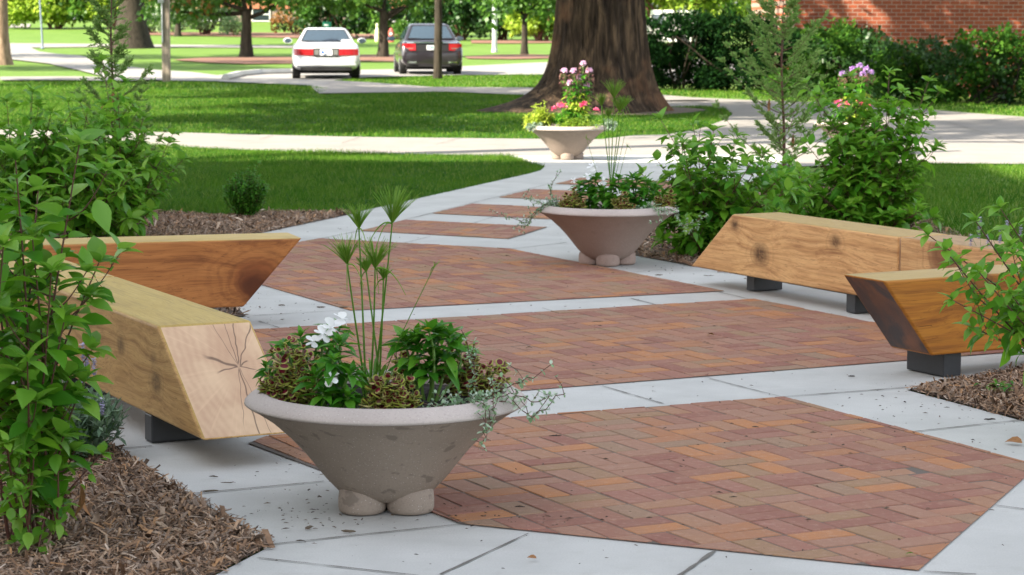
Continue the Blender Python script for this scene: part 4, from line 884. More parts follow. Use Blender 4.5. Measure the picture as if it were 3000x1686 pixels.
# planters three and four
g_pink=leafm('pink_petal',(.62,.30,.50),(.75,.45,.66),(.85,.66,.80),.35,.6)
g_mag=leafm('magenta_petal',(.55,.02,.10),(.65,.04,.16),(.75,.22,.35),.3,.6)
g_pur=leafm('purple_petal',(.32,.15,.42),(.42,.25,.55),(.6,.45,.7),.3,.6)
g_lime=leafm('lime_foliage',(.24,.34,.03),(.34,.45,.05),(.45,.52,.08),.4)
g_dus=leafm('dusty_silver_leaf',(.14,.22,.15),(.22,.31,.22),(.33,.40,.32),.25,.7)
def cleome(label,c,heads,seed,pet):
    rg=np.random.default_rng(seed);o=empty('spider_flower_plant',c);tag(o,label,'flower',group_of('cle'));sb=MB();lb=MB()
    for (x,z) in heads:
        b=np.array([x*.4,rg.uniform(-.05,.05),0]);t=np.array([x,rg.uniform(-.08,.08),z]);P=limb(sb,b,t,.007,.004,rg,12,.03,5)
        for i in range(2,10): whorl(lb,P[i],(0,0,1),8,.095*(1-.03*i),-.1,rg,mi=(1 if i>6 else 0))
        for i in range(26):
            q=t-np.array([0,0,rg.uniform(.02,.14)]);a=rg.uniform(0,6.28);e=q+np.array([math.cos(a),math.sin(a),-.1])*.05;sb.tube([q,e],.0012,3);whorl(lb,e,(math.cos(a),math.sin(a),0),2,.03,.2,rg,mi=2)
        pb=MB()
        for i in range(26):
            d=rg.normal(size=3);d[2]=abs(d[2]);d/=np.linalg.norm(d);whorl(pb,t+d*.028,d,3,.028,.3,rg,OVAL)
        pb.build('flower_head',pet,o)
    sb.build('stem',mt_gstem,o);lb.build('leaves',[g_lime,g_imp,leafm('seed_pods',(.12,.04,.05),(.2,.08,.08),(.25,.15,.1),.2)],o);return o
def massp(label,name,cat,c,dim,n,ln,seed,leafmat,T=LANC,fl=None,nf=10,fr=.03,grp=None):
    rg=np.random.default_rng(seed);o=mound(label,name,cat,c,dim,n,ln,seed,leafmat,T,grp)
    if fl:
        for i in range(nf):
            a=rg.uniform(0,6.28);r=rg.uniform(.3,.95);pb=MB();p_=np.array([math.cos(a)*r*dim[0],math.sin(a)*r*dim[1],dim[2]*(1.25-.4*r*r)])
            for j in range(4): whorl(pb,p_+rg.normal(size=3)*np.array([.014,.014,.006]),(rg.normal()*.3,-.5,1),5,fr*.7,.15,rg,OVAL)
            pb.build('flower',fl,o)
    return o
def P3(PX,x,d): return (PX[0]+(x-1662)/240.,PX[1]+d,Z0)
cleome('tall spider flower with pale pink heads in the sunlit far planter',P3(PC,1690,0),[(-.16,.66),(-.05,.66),(.06,.74),(.13,.66),(-.09,.52),(.02,.58),(.1,.5)],51,g_pink)
massp('low plant with magenta blooms across the sunlit far planter',"bedding_plant",'flower',P3(PC,1680,-.05),(.30,.20,.25),95,.055,52,g_imp,fl=g_mag,nf=18,fr=.042)
massp('lime-coloured foliage at the left of the sunlit far planter','foliage_plant','foliage plant',P3(PC,1585,-.02),(.17,.14,.25),54,.07,53,g_lime)
massp('feathery bright green foliage at the front of the sunlit far planter','fern_plant','foliage plant',P3(PC,1690,-.26),(.26,.09,.15),70,.036,54,leafm('feathery_green',(.12,.24,.02),(.20,.34,.03),(.3,.4,.05),.4))
massp('dusty silver foliage at the left rim of the sunlit far planter','silver_plant','foliage plant',P3(PC,1575,-.18),(.12,.1,.07),34,.03,55,g_dus,OVAL)
massp('dusty silver foliage at the right rim of the sunlit far planter','silver_plant','foliage plant',P3(PC,1775,-.05),(.11,.1,.09),34,.03,56,g_dus,OVAL)
PX=PD
cleome('spider flower with purple heads behind the right shrubs',(PD[0]+.05,PD[1],Z0),[(-.18,.60),(-.06,.66),(.03,.70),(.10,.66),(.17,.62),(.06,.6)],57,g_pur)
massp('low plant with pink blooms behind the right shrubs','bedding_plant','flower',(PD[0]-.05,PD[1]-.1,Z0),(.28,.16,.24),50,.05,58,g_imp,fl=g_mag,nf=12,fr=.036)
massp('lime foliage in the planter behind the right shrubs','foliage_plant','foliage plant',(PD[0]+.1,PD[1]-.22,Z0),(.2,.1,.16),34,.06,59,g_lime)
# ---------------------------------------------------------------- garden shrubs
g_dog=leafm('dogwood_leaf',(.03,.135,.008),(.066,.225,.012),(.16,.34,.02),.38,.5,.18)
g_dogl=leafm('young_dogwood_leaf',(.08,.24,.02),(.14,.33,.03),(.22,.40,.045),.42,.4,.45)
g_dogb=leafm('back_dogwood_leaf',(.045,.18,.010),(.095,.285,.016),(.20,.40,.03),.42,.5,.18)
mt_dead=plain('dead_leaf',(.27,.13,.05),.8,var=.4,sc=40)
def dogwood(label,base,tips,ln,seed,gap=.062,side=3,start=.22,mat=None,cat='shrub',name='leafy_shrub',T=DOG,low=.0,twigr=.006,group=None,sag=.07):
    """many upright stems; opposite leaf pairs; twigs; bright whorls at the tips"""
    rg=np.random.default_rng(seed);base=np.array(base,float);o=empty(name,base);tag(o,label,cat,group);sb=MB();lb=MB()
    def leaves(P,L,s0,s1,ll):
        seg=np.r_[0,np.cumsum(np.linalg.norm(np.diff(P,axis=0),axis=1))];s=s0*seg[-1];az=rg.uniform(0,6.28)
        while s<seg[-1]*s1:
            q=np.array([np.interp(s,seg,P[:,i]) for i in range(3)]);fr=s/seg[-1]
            i=min(len(P)-2,int(fr*(len(P)-1)));D=P[i+1]-P[i];D/=np.linalg.norm(D);F0=frames(np.array([D]))[0]
            for sgn in (0,math.pi):
                if rg.uniform()<.08: continue
                a=az+sgn+rg.normal()*.25;el=.55*fr-.25+rg.normal()*.22
                d=(math.cos(a)*F0[:,0]+math.sin(a)*F0[:,2])*math.cos(el)+D*math.sin(el);d=d+np.array([0,0,.12])
                p=q+d*.018
                lb.inst(T,p[None],frames(d[None],np.array([rg.normal()*.35])),np.array([ll*rg.uniform(.5,1.22)*(1.05-.35*fr)]),int(rg.uniform()<.18+.25*(fr>.85)))
                sb.tube([q,p],.0012,3,cap=False)
            az+=math.pi/2+rg.normal()*.2;s+=gap*rg.uniform(.8,1.2)*(1.15-.4*fr)
        D=P[-1]-P[-2];D/=np.linalg.norm(D);whorl(lb,P[-1],D,4,ll*.72,.6,rg,T,1,.15);whorl(lb,P[-1],D,2,ll*.45,1.15,rg,T,1,.1)
    for k,t in enumerate(tips):
        t=np.array(t,float)-base;L=np.linalg.norm(t);b=np.array([rg.normal()*.035,rg.normal()*.035,-.03])
        s=np.linspace(0,1,12)[:,None];P=b+(t-b)*s;hor=np.array([t[0],t[1],0]);P=P-hor*(np.sin(s*math.pi)*sag*1.6);P+=np.sin(s*math.pi)*rg.normal(size=3)*.03
        sb.tube(P,np.linspace(twigr,twigr*.35,12),6);leaves(P,L,start,.97,ln)
        for j in range(side):
            f=rg.uniform(.3,.85);i=int(f*11);q=P[i];a=rg.uniform(0,6.28);l2=L*rg.uniform(.14,.30)*(1.2-f*.5)
            e=q+np.array([math.cos(a)*.75,math.sin(a)*.75,.75])*l2;ss_=np.linspace(0,1,6)[:,None];Q=q+(e-q)*ss_+np.sin(ss_*math.pi)*np.array([0,0,-.03])
            sb.tube(Q,np.linspace(twigr*.5,twigr*.25,6),4);leaves(Q,l2,.25,.95,ln*.85)
    sb.build('stem',mt_twig,o,smooth=True);lb.build('leaves',[mat or g_dog,g_dogl],o);return o
# close left shrub
T_=[pd(232,425,6.95),pd(45,470,6.8),pd(112,560,7.1),pd(-60,560,6.9),pd(10,720,6.6),pd(290,770,7.0),pd(150,800,6.7),pd(60,840,7.2),pd(190,930,6.8),pd(-40,950,6.7),pd(245,1120,6.9),pd(80,1060,6.6),pd(20,1180,7.0),pd(150,1010,7.2),pd(-20,660,7.2),pd(95,700,6.85)]
dogwood('large dark leafy shrub in the left foreground, overlapping the log benches',(-1.49,6.92,0),T_,.132,101,gap=.070,side=3,start=.28)
T_=[pd(170,1380,6.75),pd(100,1330,6.7),pd(20,1300,6.6),pd(60,1440,6.6),pd(300,1330,6.9),pd(-20,1400,6.6),pd(140,1480,6.8)]
o=dogwood('low bright green shoots at the foot of the left foreground shrub',(-1.44,6.82,0),T_,.062,102,gap=.05,side=1,start=.35,mat=g_dogl,name='low_shoots')
mb=MB();rg=np.random.default_rng(4);q=pd(235,1420,6.9)-np.array([-1.44,6.82,0]);mb.inst(DOG,q[None],frames(np.array([[.05,0,-1.]]),np.array([.5])),np.array([.10]));mb.inst(DOG,(q+[.008,0,-.02])[None],frames(np.array([[.0,.1,-1.]]),np.array([1.7])),np.array([.085]));mb.build('withered_leaf',mt_dead,o)
# shrubs behind, left
def at2(L,d,rg=np.random.default_rng(9)): return [pd(x,y,d+rg.uniform(-.5,.5)) for x,y in L]
dogwood('broad leafy shrub behind the left benches, dark stems rising from the mulch',tuple(px(340,694)),at2([(300,178),(345,270),(235,300),(420,345),(505,395),(535,470),(480,560),(390,440),(280,390),(440,620),(330,520),(250,600),(380,640),(180,360),(300,330),(455,470)],16.6),.135,103,gap=.07,side=9,start=.16,mat=g_dogb)
dogwood('leafy shrub at the far left edge behind the first benches',tuple(px(90,702)),at2([(95,270),(20,300),(150,330),(-40,350),(60,400),(120,430),(190,450),(10,480),(90,540),(170,560),(-20,600),(210,330),(60,620),(140,640)],16.2),.135,104,gap=.07,side=9,start=.16,mat=g_dogb)
dogwood('leafy shrub between the two left background shrubs, in front of the young cedar',tuple(px(215,700)),at2([(255,330),(200,300),(300,370),(150,380),(230,430),(320,460),(180,480),(270,540),(350,560),(130,560),(230,610),(310,640),(410,560),(420,500)],16.3),.13,109,gap=.07,side=7,start=.14,mat=g_dogb)
# right shrubs
dogwood('rounded leafy shrub right of the middle planter, behind the honey-coloured bench end',tuple(px(2065,748)),at2([(1935,350),(2030,365),(2090,385),(2000,420),(1925,470),(2160,400),(2240,450),(2290,520),(1890,560),(1900,640),(1960,600),(2060,480),(2140,520),(2220,590),(2020,660),(2120,680),(2200,670),(1960,520),(2060,590),(2290,610),(1880,510),(1930,700),(2250,500),(2310,560),(2290,640),(2200,480),(2180,660)],15.7),.128,105,gap=.06,side=10,start=.10)
dogwood('tall leafy shrub behind the right benches, with bare-topped upright stems',tuple(px(2560,700)),at2([(2605,212),(2720,240),(2492,225),(2360,245),(2400,330),(2520,300),(2650,330),(2745,430),(2450,380),(2600,400),(2360,420),(2300,480),(2700,540),(2520,480),(2420,520),(2620,560),(2330,560),(2700,620),(2560,600),(2460,620),(2560,360),(2660,450),(2270,600),(2350,640),(2420,660),(2240,640),(2330,500),(2400,570),(2740,640),(2640,680)],17.0),.135,106,gap=.062,side=11,start=.12,mat=g_dogb)
dogwood('low leafy growth filling the bed under the young cedar, behind the honey-coloured bench',tuple(px(2300,690)),at2([(2230,520),(2290,500),(2340,540),(2260,590),(2330,610),(2210,640),(2300,660),(2370,580)],16.4),.12,108,gap=.055,side=6,start=.1,mat=g_dogb)
T_=[pd(2770,735,8.5),pd(2720,650+40,8.7),pd(2860,650,8.6),pd(2930,610,8.75),pd(2790,880,8.5),pd(2870,800,8.45),pd(2850,960,8.6),pd(2960,720,8.6),pd(2960,860,8.5),pd(3040,640,8.7),pd(3060,800,8.5),pd(2990,960,8.6)]
dogwood('green leafy shrub leaning in from the right edge over the amber bench',(2.42,8.95,0),T_,.095,107,gap=.05,side=3,start=.42,sag=.0,mat=g_dogb)
# conifers
g_ced=leafm('cedar_spray',(.11,.25,.05),(.17,.33,.07),(.34,.42,.16),.4,.8,.1)
def cedar(label,base,h,r,seed,n=64,lean=0.,brown=3):
    rg=np.random.default_rng(seed);o=empty('young_cedar',base);tag(o,label,'conifer');sb=MB();lb=MB()
    s=np.linspace(0,1,16)[:,None];TP=np.c_[lean*s,0*s,h*s]+np.sin(s*7)*np.array([.015,.01,0]);sb.tube(TP,np.linspace(.020,.003,16),7)
    for k in range(n):
        f=.05+.93*(k/n)**.9;q=np.array([np.interp(f,s[:,0],TP[:,i]) for i in range(3)]);a=k*2.4+rg.normal()*.3
        L=r*(1.05-f)**.7*rg.uniform(.3,1.25)+.03;hd=np.array([math.cos(a),math.sin(a),0]);t=np.linspace(0,1,8)[:,None]
        P=q+hd*L*t+np.array([0,0,1])*L*(.25*t+.55*t**2);sb.tube(P,np.linspace(.005,.0012,8),4,cap=False)
        for j in range(2,8):
            for sg in (-1,1):
                for m_ in range(1 if j<4 else 2):
                    side_=np.cross(hd,[0,0,1])*sg;D=P[j]-P[j-1];D/=np.linalg.norm(D);d=D*.75+side_*.6+np.array([0,0,rg.normal()*.35+.1]);d/=np.linalg.norm(d);l=.075*rg.uniform(.6,1.3)*(1.1-.5*j/8+.2)
                    e=P[j]+d*l;sb.tube([P[j],e],.0010,3,cap=False)
                    nn=9;u=np.linspace(.1,1,nn)[:,None];pts=P[j]+(e-P[j])*u
                    for s2 in (-1,1):
                        sd_=np.cross(d,[0,0,1]);sd_/=np.linalg.norm(sd_)+1e-6
                        dd=d*.8+sd_*.65*s2+rg.normal(size=(nn,3))*.25;lb.inst(SPR,pts,frames(dd,rg.uniform(-1.5,1.5,nn)),np.c_[np.full(nn,.034),rg.uniform(.022,.038,nn),np.full(nn,.03)])
    sb.build('trunk',mt_twig,o,smooth=True);lb.build('sprays',g_ced,o)
    for i in range(brown):
        bb=MB();f=rg.uniform(.25,.5);q=np.array([rg.uniform(-.12,.1)*r*2,-.1,h*f]);bb.inst(SPR,q+rg.normal(size=(40,3))*np.array([.003,.003,.022]),frames(np.c_[rg.normal(size=(40,2))*.3,-np.ones(40)]),np.full(40,.04));bb.build('brown_spray',mt_dead,o)
    return o
cedar('young cedar behind the left shrub, thin top above the lawn',tuple(px(345,630)),1.98,.38,111,n=31,lean=-.02)
cedar('young cedar between the right shrubs with brown dead sprays',tuple(px(2292,575)),1.86,.62,112,n=50,lean=-.02)
# clipped boxwood on the lawn edge
def boxwood():
    rg=np.random.default_rng(121);o=empty('boxwood',tuple(px(722,636)));tag(o,'small round boxwood bush alone at the edge of the left lawn','shrub');sb=MB();lb=MB()
    for k in range(120):
        a=rg.uniform(0,6.28);r=math.sqrt(rg.uniform());t=np.array([math.cos(a)*r*.19,math.sin(a)*r*.18,.345*(1.08-.45*r*r)*rg.uniform(.7,1.12)])
        if k==0:t=np.array([.12,0,.46])
        P=limb(sb,t*np.array([.2,.2,0]),t,.002,.001,rg,8,.1,4)
        for j in range(2,8):
            for q in (P[j],(P[j]+P[j-1])/2):whorl(lb,q,P[j]-P[j-1],5,.022,.45,rg,OVAL,jit=.4)
    sb.build('stem',mt_twig,o);lb.build('leaves',leafm('boxwood_leaf',(.025,.12,.01),(.055,.19,.014),(.11,.29,.025),.3,.4),o)
boxwood()
# lavender
g_lav=leafm('lavender_leaf',(.11,.19,.12),(.16,.25,.15),(.24,.32,.20),.25,.7);g_lvf=leafm('lavender_bloom',(.30,.27,.42),(.38,.35,.52),(.50,.50,.55),.2,.7)
def lavender(label,base,r,h,nsp,seed,spikes=(),nl=150):
    rg=np.random.default_rng(seed);base=np.array(base,float);o=empty('lavender',base);tag(o,label,'lavender',None);sb=MB();lb=MB()
    for k in range(nl):
        a=rg.uniform(0,6.28);q=math.sqrt(rg.uniform())*r;t=np.array([math.cos(a)*q,math.sin(a)*q,h*rg.uniform(.5,1.)*(1.1-.5*(q/r)**2)]);P=limb(sb,t*np.array([.3,.3,0]),t,.0018,.001,rg,9,.1,3)
        for j in range(3,9): whorl(lb,P[j],P[j]-P[j-1],3,.042,.9,rg,SPR,jit=.3)
    tips=[np.array(s)-base for s in spikes]
    for t in tips:
        P=limb(sb,t*np.array([.5,.5,.1]),t,.0014,.0009,rg,8,.05,3);fb=MB()
        for j in range(9): whorl(fb,t-np.array([0,0,.007*j]),(0,0,1),5,.013,.5,rg,OVAL)
        fb.build('flower_spike',g_lvf,o)
    sb.build('stem',g_pap,o);lb.build('leaves',g_lav,o)
b=(-1.62,8.25,0)
lavender('grey-green lavender clump with pale spikes at the left bed edge',b,.22,.26,10,131,[pd(*q) for q in ((242,1010,8.2),(255,1030,8.2),(275,1055,8.15),(243,1075,8.2),(52,915,8.5),(145,930,8.4),(300,1170,8.1),(130,975,8.3),(165,955,8.4),(65,1095,8.2),(250,1060,8.3))],nl=230)
b=tuple(px(2960,905));b=(2.62,10.98+.6,0)
lavender('thin lavender spikes standing behind the right benches',b,.14,.2,6,132,[pd(x,y,11.6) for x,y in ((2868,668),(2872,640),(2895,690),(2930,680),(2950,650),(2845,690),(2990,660))],nl=70)
mbg=px(2950,1152);rgx=np.random.default_rng(7);o=empty('fallen_sprig',mbg);tag(o,'small green leafy sprig lying on the right mulch bed','sprig');lb=MB();n=34
Q=np.c_[rgx.normal(0,.045,n),rgx.normal(0,.04,n),rgx.uniform(.015,.045,n)];lb.inst(LANC,Q,frames(np.c_[rgx.normal(size=(n,2)),rgx.uniform(-.1,.3,n)]),rgx.uniform(.025,.045,n));lb.build('leaves',g_imp,o)
# ---------------------------------------------------------------- loose leaves and twigs on the paving
def leafthing(label,name,p,ln,az,mat,curl=.8,cat='leaf',roll=.4,z=.012):
    T=leafT([0,.15,.4,.65,.85,1],[.02,.2,.3,.25,.12,.01],.3,curl*.25);v=T[0].copy();v[:,2]+=.10*np.sin(v[:,1]*3)
    mb=MB();mb.inst((v,T[1],T[2]),np.zeros((1,3)),frames(np.array([[math.cos(az),math.sin(az),.15]]),np.array([roll])),np.array([ln]));o=mb.build(name,mat);o.location=(p[0],p[1],z);tag(o,label,cat);return o
mt_dl2=plain('yellow_brown_leaf',(.22,.14,.03),.7,var=.4,sc=60)
leafthing('curled yellow-brown leaf lying on the middle brick field','dry_leaf',px(2072,990),.042,.6,mt_dl2)
leafthing('pale curled leaf on the left part of the middle brick field','dry_leaf',px(1540,1028),.035,.1,plain('pale_dry_leaf',(.3,.27,.2),.8))
leafthing('small green leaf on the near bricks close to the bottom edge','green_leaf',px(2652,1637),.026,.2,g_imp,.2)
leafthing('rust-brown curled leaf on the pale slab at the right edge','dry_leaf',px(2995,1308),.07,2.6,mt_dead,1.)
leafthing('brown crumpled leaf on the band beside the first brick corner','dry_leaf',px(2072,1109),.03,1.6,plain('dark_red_leaf',(.13,.05,.035),.8))
leafthing('small rust leaf on the bottom slab under the near bricks','dry_leaf',px(1572,1648),.03,2.9,mt_dead)
rg=np.random.default_rng(44);mt_tw=plain('grey_brown_twig',(.11,.085,.06),.85,var=.4,sc=80);mt_twd=plain('dark_twig',(.035,.026,.02),.85)
tw=[((1020,1565),.045,'thick bark piece by the joint under the nearest planter',2.9,.006),((905,1553+0),.03,'short bark piece near the tip of the left mulch bed',.8,.006),((668,1420),.05,'thin grey twig on the slab left of the nearest planter',.15,.003),((615,1445),.06,'frayed twig lying across the left joint',.25,.004),((355,1262),.028,'bark chip under the near log bench',-.1,.006),((1625,1283),.05,'black bent twig on the near brick field beside the planter',.05,.0035),((2495,1108),.032,'small dark stick on the band left of the amber bench block',-.05,.005),((1752,946),.06,'straight thin stick on the far side of the middle bricks',.03,.003),((1755,1100),.035,'dark stub of a stick near the front of the middle bricks',.1,.003),((2078,963+60),.04,'thin black stick right of the middle of the brick field',-.03,.0022),((1930,810),.05,'pale bark chip by the middle planter on the right slab',.02,.006),((2075,811),.07,'forked twig on the slab before the honey-coloured bench',.12,.003),((2900,1235),.05,'clump of dark bark crumbs on the right slab joint',.1,.006),((940,905),.045,'brown bark chip on the slab behind the cracked log bench',.1,.006),((1007,905),.05,'flat bark chip at the corner of the far brick field',.0,.006),((825,899),.04,'bark chip beside the undercut bench end',.1,.005)]
for (q,L,lab,a,r) in tw:
    p=px(*q);mb=MB();t=np.linspace(-.5,.5,7)[:,None];P=np.array([math.cos(a),math.sin(a),0])*L*t+rg.normal(size=(7,3))*np.array([.0012,.0012,.0004])*(L/.04);mb.tube(P,np.array([.35,.8,1,.9,1,.75,.3])*r*rg.uniform(.6,.8),6)
    if 'forked' in lab or 'bent' in lab: mb.tube([P[3],P[3]+np.array([.4,.55,0])*L*.5],r*.5,4)
    o=mb.build('twig',mt_twd if ('black' in lab or 'dark' in lab) else mt_tw);o.location=(p[0],p[1],.006+r*.5);tag(o,lab,'twig')
# ---------------------------------------------------------------- cars
mt_tyre=plain('tyre_rubber',(.012,.012,.012),.8);mt_rim=plain('wheel_rim',(.4,.4,.42),.3,metal=.8);mt_under=plain('underbody',(.012,.012,.013),.9);mt_cglass=plain('car_window_glass',(.03,.05,.07),.06,spec=1.)
mt_red=plain('tail_light_red',(.30,.006,.01),.15,spec=.8);mt_clear=plain('reverse_light',(.13,.13,.12),.15,spec=.8);mt_chrome=plain('chrome',(.75,.76,.78),.12,metal=1);mt_plate=plain('licence_plate_white',(.62,.64,.68),.4)
def paint(name,c):
    m=M(name,.28,.5);m.col(c);m.b.inputs['Coat Weight'].default_value=.8;m.b.inputs['Coat Roughness'].default_value=.06;return m.m
def ring(w_,zb,zt,sh=.9,tuck=.93):
    """half section bottom centre -> top centre, mirrored"""
    h=zt-zb;p=[(0,zb),(w_*.80,zb),(w_*tuck,zb+.10*h),(w_*.985,zb+.30*h),(w_,zb+.50*h),(w_*.99,zb+.68*h),(w_*.955,zb+.86*h),(w_*sh,zb+.965*h),(w_*sh*.82,zt),(0,zt+.012)]
    q=p+[(-x,z) for x,z in p[-2:0:-1]];return q
def loft(mb,st_,mi=0,caps=True):
    V=[];n=len(st_[0][1])
    for y,r in st_: V+= [(x,y+ (dy if False else 0),z) for x,z in r]
    k=len(st_);f=[(i*n+j,i*n+(j+1)%n,(i+1)*n+(j+1)%n,(i+1)*n+j) for i in range(k-1) for j in range(n)]
    if caps: f+=[tuple(range(n))[::-1],tuple((k-1)*n+j for j in range(n))]
    mb.add(V,f,mi)
def smoothed(o,lv=2):
    md=o.modifiers.new('s','SUBSURF');md.levels=lv;md.render_levels=lv
    for p in o.data.polygons:p.use_smooth=True
def car(label,pos,rz,pt,W,deckz,roofz,kind,cat='car'):
    o=empty('parked_car',pos,rz);tag(o,label,cat);w_=W/2
    mb=MB()
    if kind=='a': S=[(0,.80,.34,.60),(.05,.90,.31,.66),(.10,.955,.27,deckz-.10),(.20,.975,.25,deckz-.015),(.5,.99,.22,deckz),(1.1,1.,.20,deckz+.02),(2.4,1.,.19,deckz-.01),(3.6,.99,.19,deckz-.05),(4.5,.95,.22,deckz-.17),(4.95,.86,.28,.70),(5.05,.7,.33,.6)]
    else: S=[(0,.84,.30,.66),(.04,.93,.27,.74),(.10,.965,.25,deckz-.10),(.18,.97,.24,deckz-.005),(.45,.985,.22,deckz-.01),(1.0,1.,.2,deckz+.02),(2.4,1.,.19,deckz-.02),(3.5,.99,.19,deckz-.06),(4.4,.95,.21,deckz-.2),(4.85,.84,.28,.72),(4.95,.7,.33,.6)]
    loft(mb,[(y,ring(w_*a,zb,zt)) for y,a,zb,zt in S]);b=mb.build('body',pt,o);smoothed(b,2)
    # cabin: roof skin and pillars, glass set into it
    g0=deckz-.03;rw,bw=w_*.60,w_*.84
    yb,yt,ft,fb=(.72,1.42,2.55,3.45)
    def cab(s):  # s=0 base, 1 roof
        ww=bw+(rw-bw)*s**1.15;return [(-ww,yb+(yt-yb)*s),(ww,yb+(yt-yb)*s),(ww*1.02,(yb+fb)/2),(ww,fb+(ft-fb)*s),(-ww,fb+(ft-fb)*s),(-ww*1.02,(yb+fb)/2)]
    mb=MB();V=[];hs=[0,.35,.7,.93,1.0];zz=[g0+(roofz-.03-g0)*h for h in hs]
    for h,z in zip(hs,zz): V+=[(x,y,z) for x,y in cab(h if h<1 else 1.0)]
    V+=[(x*.82,(y-2)*.84+2,roofz) for x,y in cab(1)];n=6;f=[(i*n+j,i*n+(j+1)%n,(i+1)*n+(j+1)%n,(i+1)*n+j) for i in range(5) for j in range(n)]+[tuple(5*n+j for j in range(n))]
    mb.add(V,f);r_=mb.build('roof',pt,o);md=r_.modifiers.new('b','BEVEL');md.width=.03;md.segments=2
    for p in r_.data.polygons:p.use_smooth=True
    def lin(s,fx,e):   # point on rear glass plane
        ww=(bw+(rw-bw)*s**1.15)*fx;return (ww,yb+(yt-yb)*s-e,g0+(roofz-.03-g0)*s+e*.6)
    mb=MB();ss=np.linspace(.13,.90,7);V=[];N=11
    for s in ss:
        for u in np.linspace(-1,1,N): 
            x,y,z=lin(s,u*(.86-.0*s),.015);V.append((x,y+.0*u*u-.035*(1-u*u),z))
    mb.add(V,[(i*N+j,i*N+j+1,(i+1)*N+j+1,(i+1)*N+j) for i in range(len(ss)-1) for j in range(N-1)]);rw_=mb.build('rear_window',mt_cglass,o,smooth=True)
    mb=MB()
    P=[lin(ss[0],-.88,.02),lin(ss[0],.88,.02),lin(ss[-1],.88,.02),lin(ss[-1],-.88,.02),lin(ss[0],-.88,.02)];
    for a_,b_ in zip(P[:-1],P[1:]): mb.tube([a_,b_],.012,5)
    mb.build('seal',mt_under,rw_)
    for sx in (-1,1):
        mb=MB();V=[]
        for s in (.15,.88):
            ww=(bw+(rw-bw)*s**1.15)*1.025+.012
            for y in (yb+(yt-yb)*s+.22,(yb+fb)/2-.02,(yb+fb)/2+.08,fb+(ft-fb)*s-.2): V.append((sx*ww,y,g0+(roofz-.03-g0)*s))
        mb.add(V,[(0,1,5,4),(2,3,7,6)]);mb.build('side_window',mt_cglass,o)
        my=3.05;mb=MB();mb.lathe([(0,0),(.07,.0),(.10,.03),(.09,.08),(.04,.12),(0,.13)],14);mm=mb.build('wing_mirror',pt,o,smooth=True);mm.location=(sx*(w_+.11),my,deckz+.02);mm.rotation_euler=(R_(-90),0,0);mm.scale=(1.25,.8,1)
        mb=MB();mb.lathe([(0,-.004),(.075,-.004),(.08,.0)],14);mg=mb.build('mirror_glass',mt_cglass,mm)
        for wy in (.98,3.75):
            mb=MB();mb.lathe([(0,-.11),(.2,-.11),(.30,-.11),(.325,-.08),(.33,0),(.325,.08),(.30,.11),(.2,.11),(0,.11)],28);wh=mb.build('wheel',mt_tyre,o,smooth=False);wh.location=(sx*(w_-.13),wy,.33);wh.rotation_euler=(0,R_(90),0)
            mb=MB();mb.lathe([(0,.0),(.05,.012),(.17,.0),(.2,.02),(.205,0)],20);ri=mb.build('rim',mt_rim,wh);ri.location=(0,0,.115*sx);
    mb=MB();mb.box((-w_*.8,.5,.16),(w_*.8,4.4,.26));mb.build('underbody',mt_under,o)
    def yz(z): # rear fascia depth at height
        zs=[.34,.62,.68,deckz-.10,deckz];ys=[-.0,-.0,.03,.06,.10];return float(np.interp(z,zs,ys))
    def patch(name,x0,x1,z0,z1,mat,th=.02,parent=o,cur=.09,sl=0.):
        N=8;V=[]
        for z in (z0,z1):
            for i in range(N):
                u=i/(N-1);x=x0+(x1-x0)*u;yy=yz(z)+cur*(abs(x)/w_)**4;V.append((x,yy-th,z+(0 if z==z0 else sl*abs(x))))
        for z in (z0,z1):
            for i in range(N):
                u=i/(N-1);x=x0+(x1-x0)*u;V.append((x,yz(z)+cur*(abs(x)/w_)**4+.05,z))
        f=[(i,i+1,N+i+1,N+i) for i in range(N-1)]+[(i+1,i,2*N+i,2*N+i+1) for i in range(N-1)]+[(N+i,N+i+1,3*N+i+1,3*N+i) for i in range(N-1)]+[(0,N,3*N,2*N),(N-1,3*N-1,4*N-1,2*N-1)]
        return MB().add(V,f).build(name,mat,parent)
    if kind=='a':
        patch('light_panel',-w_*.36,w_*.36,.63,.84,mt_under,.022)
        for s in (-1,1):
            a_,b_=sorted((s*w_*.37,s*w_*.93));tl=patch('tail_light',a_,b_,.655,.825,mt_red,.032,cur=.12)
            a_,b_=sorted((s*w_*.21,s*w_*.34));patch('reversing_light',a_,b_,.665,.81,mt_clear,.034)
        pl=patch('licence_plate',-.165,.165,.655,.81,mt_plate,.036)
        mb=MB();mb.box((-.13,-.052,.70),(-.055,-.046,.775));mb.build('emblem',plain('plate_blue',(.02,.10,.5),.4),pl)
        patch('bumper_strip',-w_*.86,w_*.86,.385,.43,pt,.035);patch('lower_valance',-w_*.74,w_*.74,.25,.34,mt_under,.0)
        mb=MB();mb.box((.42,.62,1.00),(.68,.66,1.07));mb.build('sticker_panel',mt_plate,o)
    else:
        patch('plate_recess',-w_*.50,w_*.50,.70,.90,plain('dark_trim',(.02,.018,.02),.3),.02)
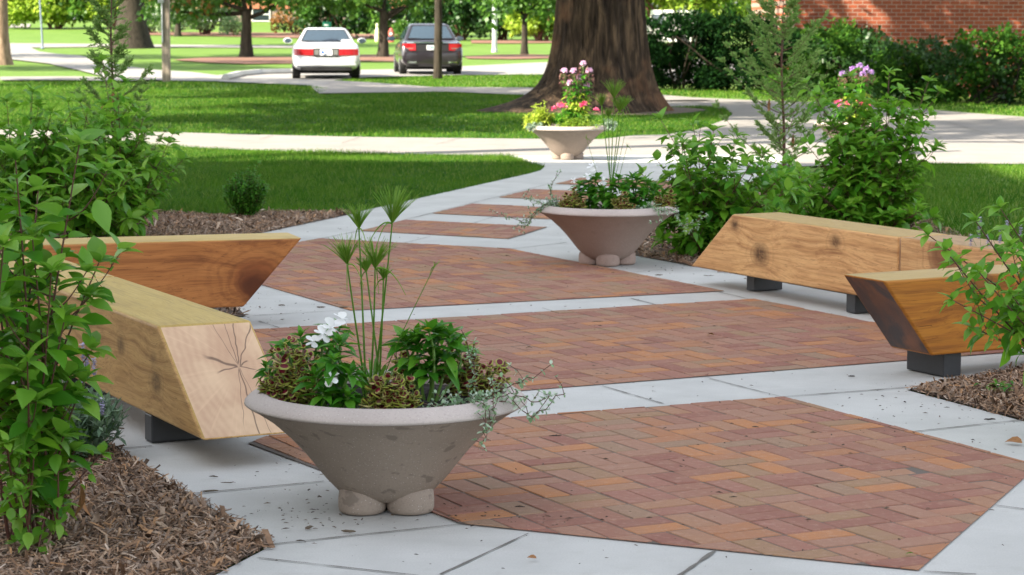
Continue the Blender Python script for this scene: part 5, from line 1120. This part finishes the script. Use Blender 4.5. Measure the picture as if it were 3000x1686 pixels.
        for s in (-1,1):
            a_,b_=sorted((s*w_*.52,s*w_*.93));patch('tail_light',a_,b_,.72,.915,mt_red,.035,cur=.13)
            a_,b_=sorted((s*w_*.50,s*w_*.78));patch('exhaust_trim',a_,b_,.355,.40,mt_chrome,.04);patch('exhaust_tip',a_+.02,b_-.02,.31,.35,mt_under,.035)
            patch('lamp_glint',*sorted((s*w_*.60,s*w_*.84)),.765,.79,mt_clear,.038,cur=.13)
        pl=patch('licence_plate',-.165,.165,.735,.87,mt_plate,.034)
        mb=MB();mb.box((-.06,-.05,.79),(.03,-.03,.84));mb.build('emblem',plain('plate_green',(.03,.3,.16),.4),pl)
        patch('chrome_strip',-w_*.80,w_*.80,.935,.968,mt_chrome,.035,cur=.12);patch('lower_valance',-w_*.8,w_*.8,.25,.30,mt_under,.0)
    return o
wp=gp(966,232);car('white sedan parked in the drive, seen from behind',(wp[0]-.02,wp[1]-.9,0),R_(5.2),paint('white_car_paint',(.50,.51,.54)),1.86,1.00,1.385,'a')
dp=gp(1272,219);car('dark purple-brown sedan parked behind the slim tree, seen from behind',(dp[0]-.02,dp[1]-.9,0),R_(6.0),paint('dark_car_paint',(.012,.008,.012)),1.87,1.02,1.50,'b')
# van glimpsed above the yews
p=np.array([pd(1975,60,108)[0],108,float(terr(108))]);o=empty('white_van',p,R_(70));tag(o,'white and grey van glimpsed above the dark yews','van')
mb=MB();mb.box((-.9,-1.2,.4),(.9,.9,1.9));mb.build('body',mt_trim,o,bevel=.12,seg=3);mb=MB();mb.box((-.88,.9,.4),(.88,2.0,1.2));mb.build('bonnet',mt_trim,o,bevel=.1,seg=3)
mb=MB();mb.box((-.91,.2,1.2),(.91,.8,1.7));mb.build('side_window',mt_cglass,o);mb=MB();mb.box((-.92,-1.22,1.3),(-.7,-1.17,1.8));mb.build('tail_light',mt_red,o)
for sx in (-1,1):
    for wy in (-.7,1.4):
        mb=MB();mb.lathe([(0,-.12),(.34,-.12),(.36,0),(.34,.12),(0,.12)],20);wh=mb.build('wheel',mt_tyre,o);wh.location=(sx*.8,wy,.36);wh.rotation_euler=(0,R_(90),0)
# a single yellowed leaf caught in the tall impatiens
q=pd(1238,968,7.33);o_=leafthing('single yellow leaf caught in the right impatiens of the nearest planter','yellow_leaf',q,.03,.2,plain('yellow_leaf',(.55,.42,.02),.6),.2,z=float(q[2]))
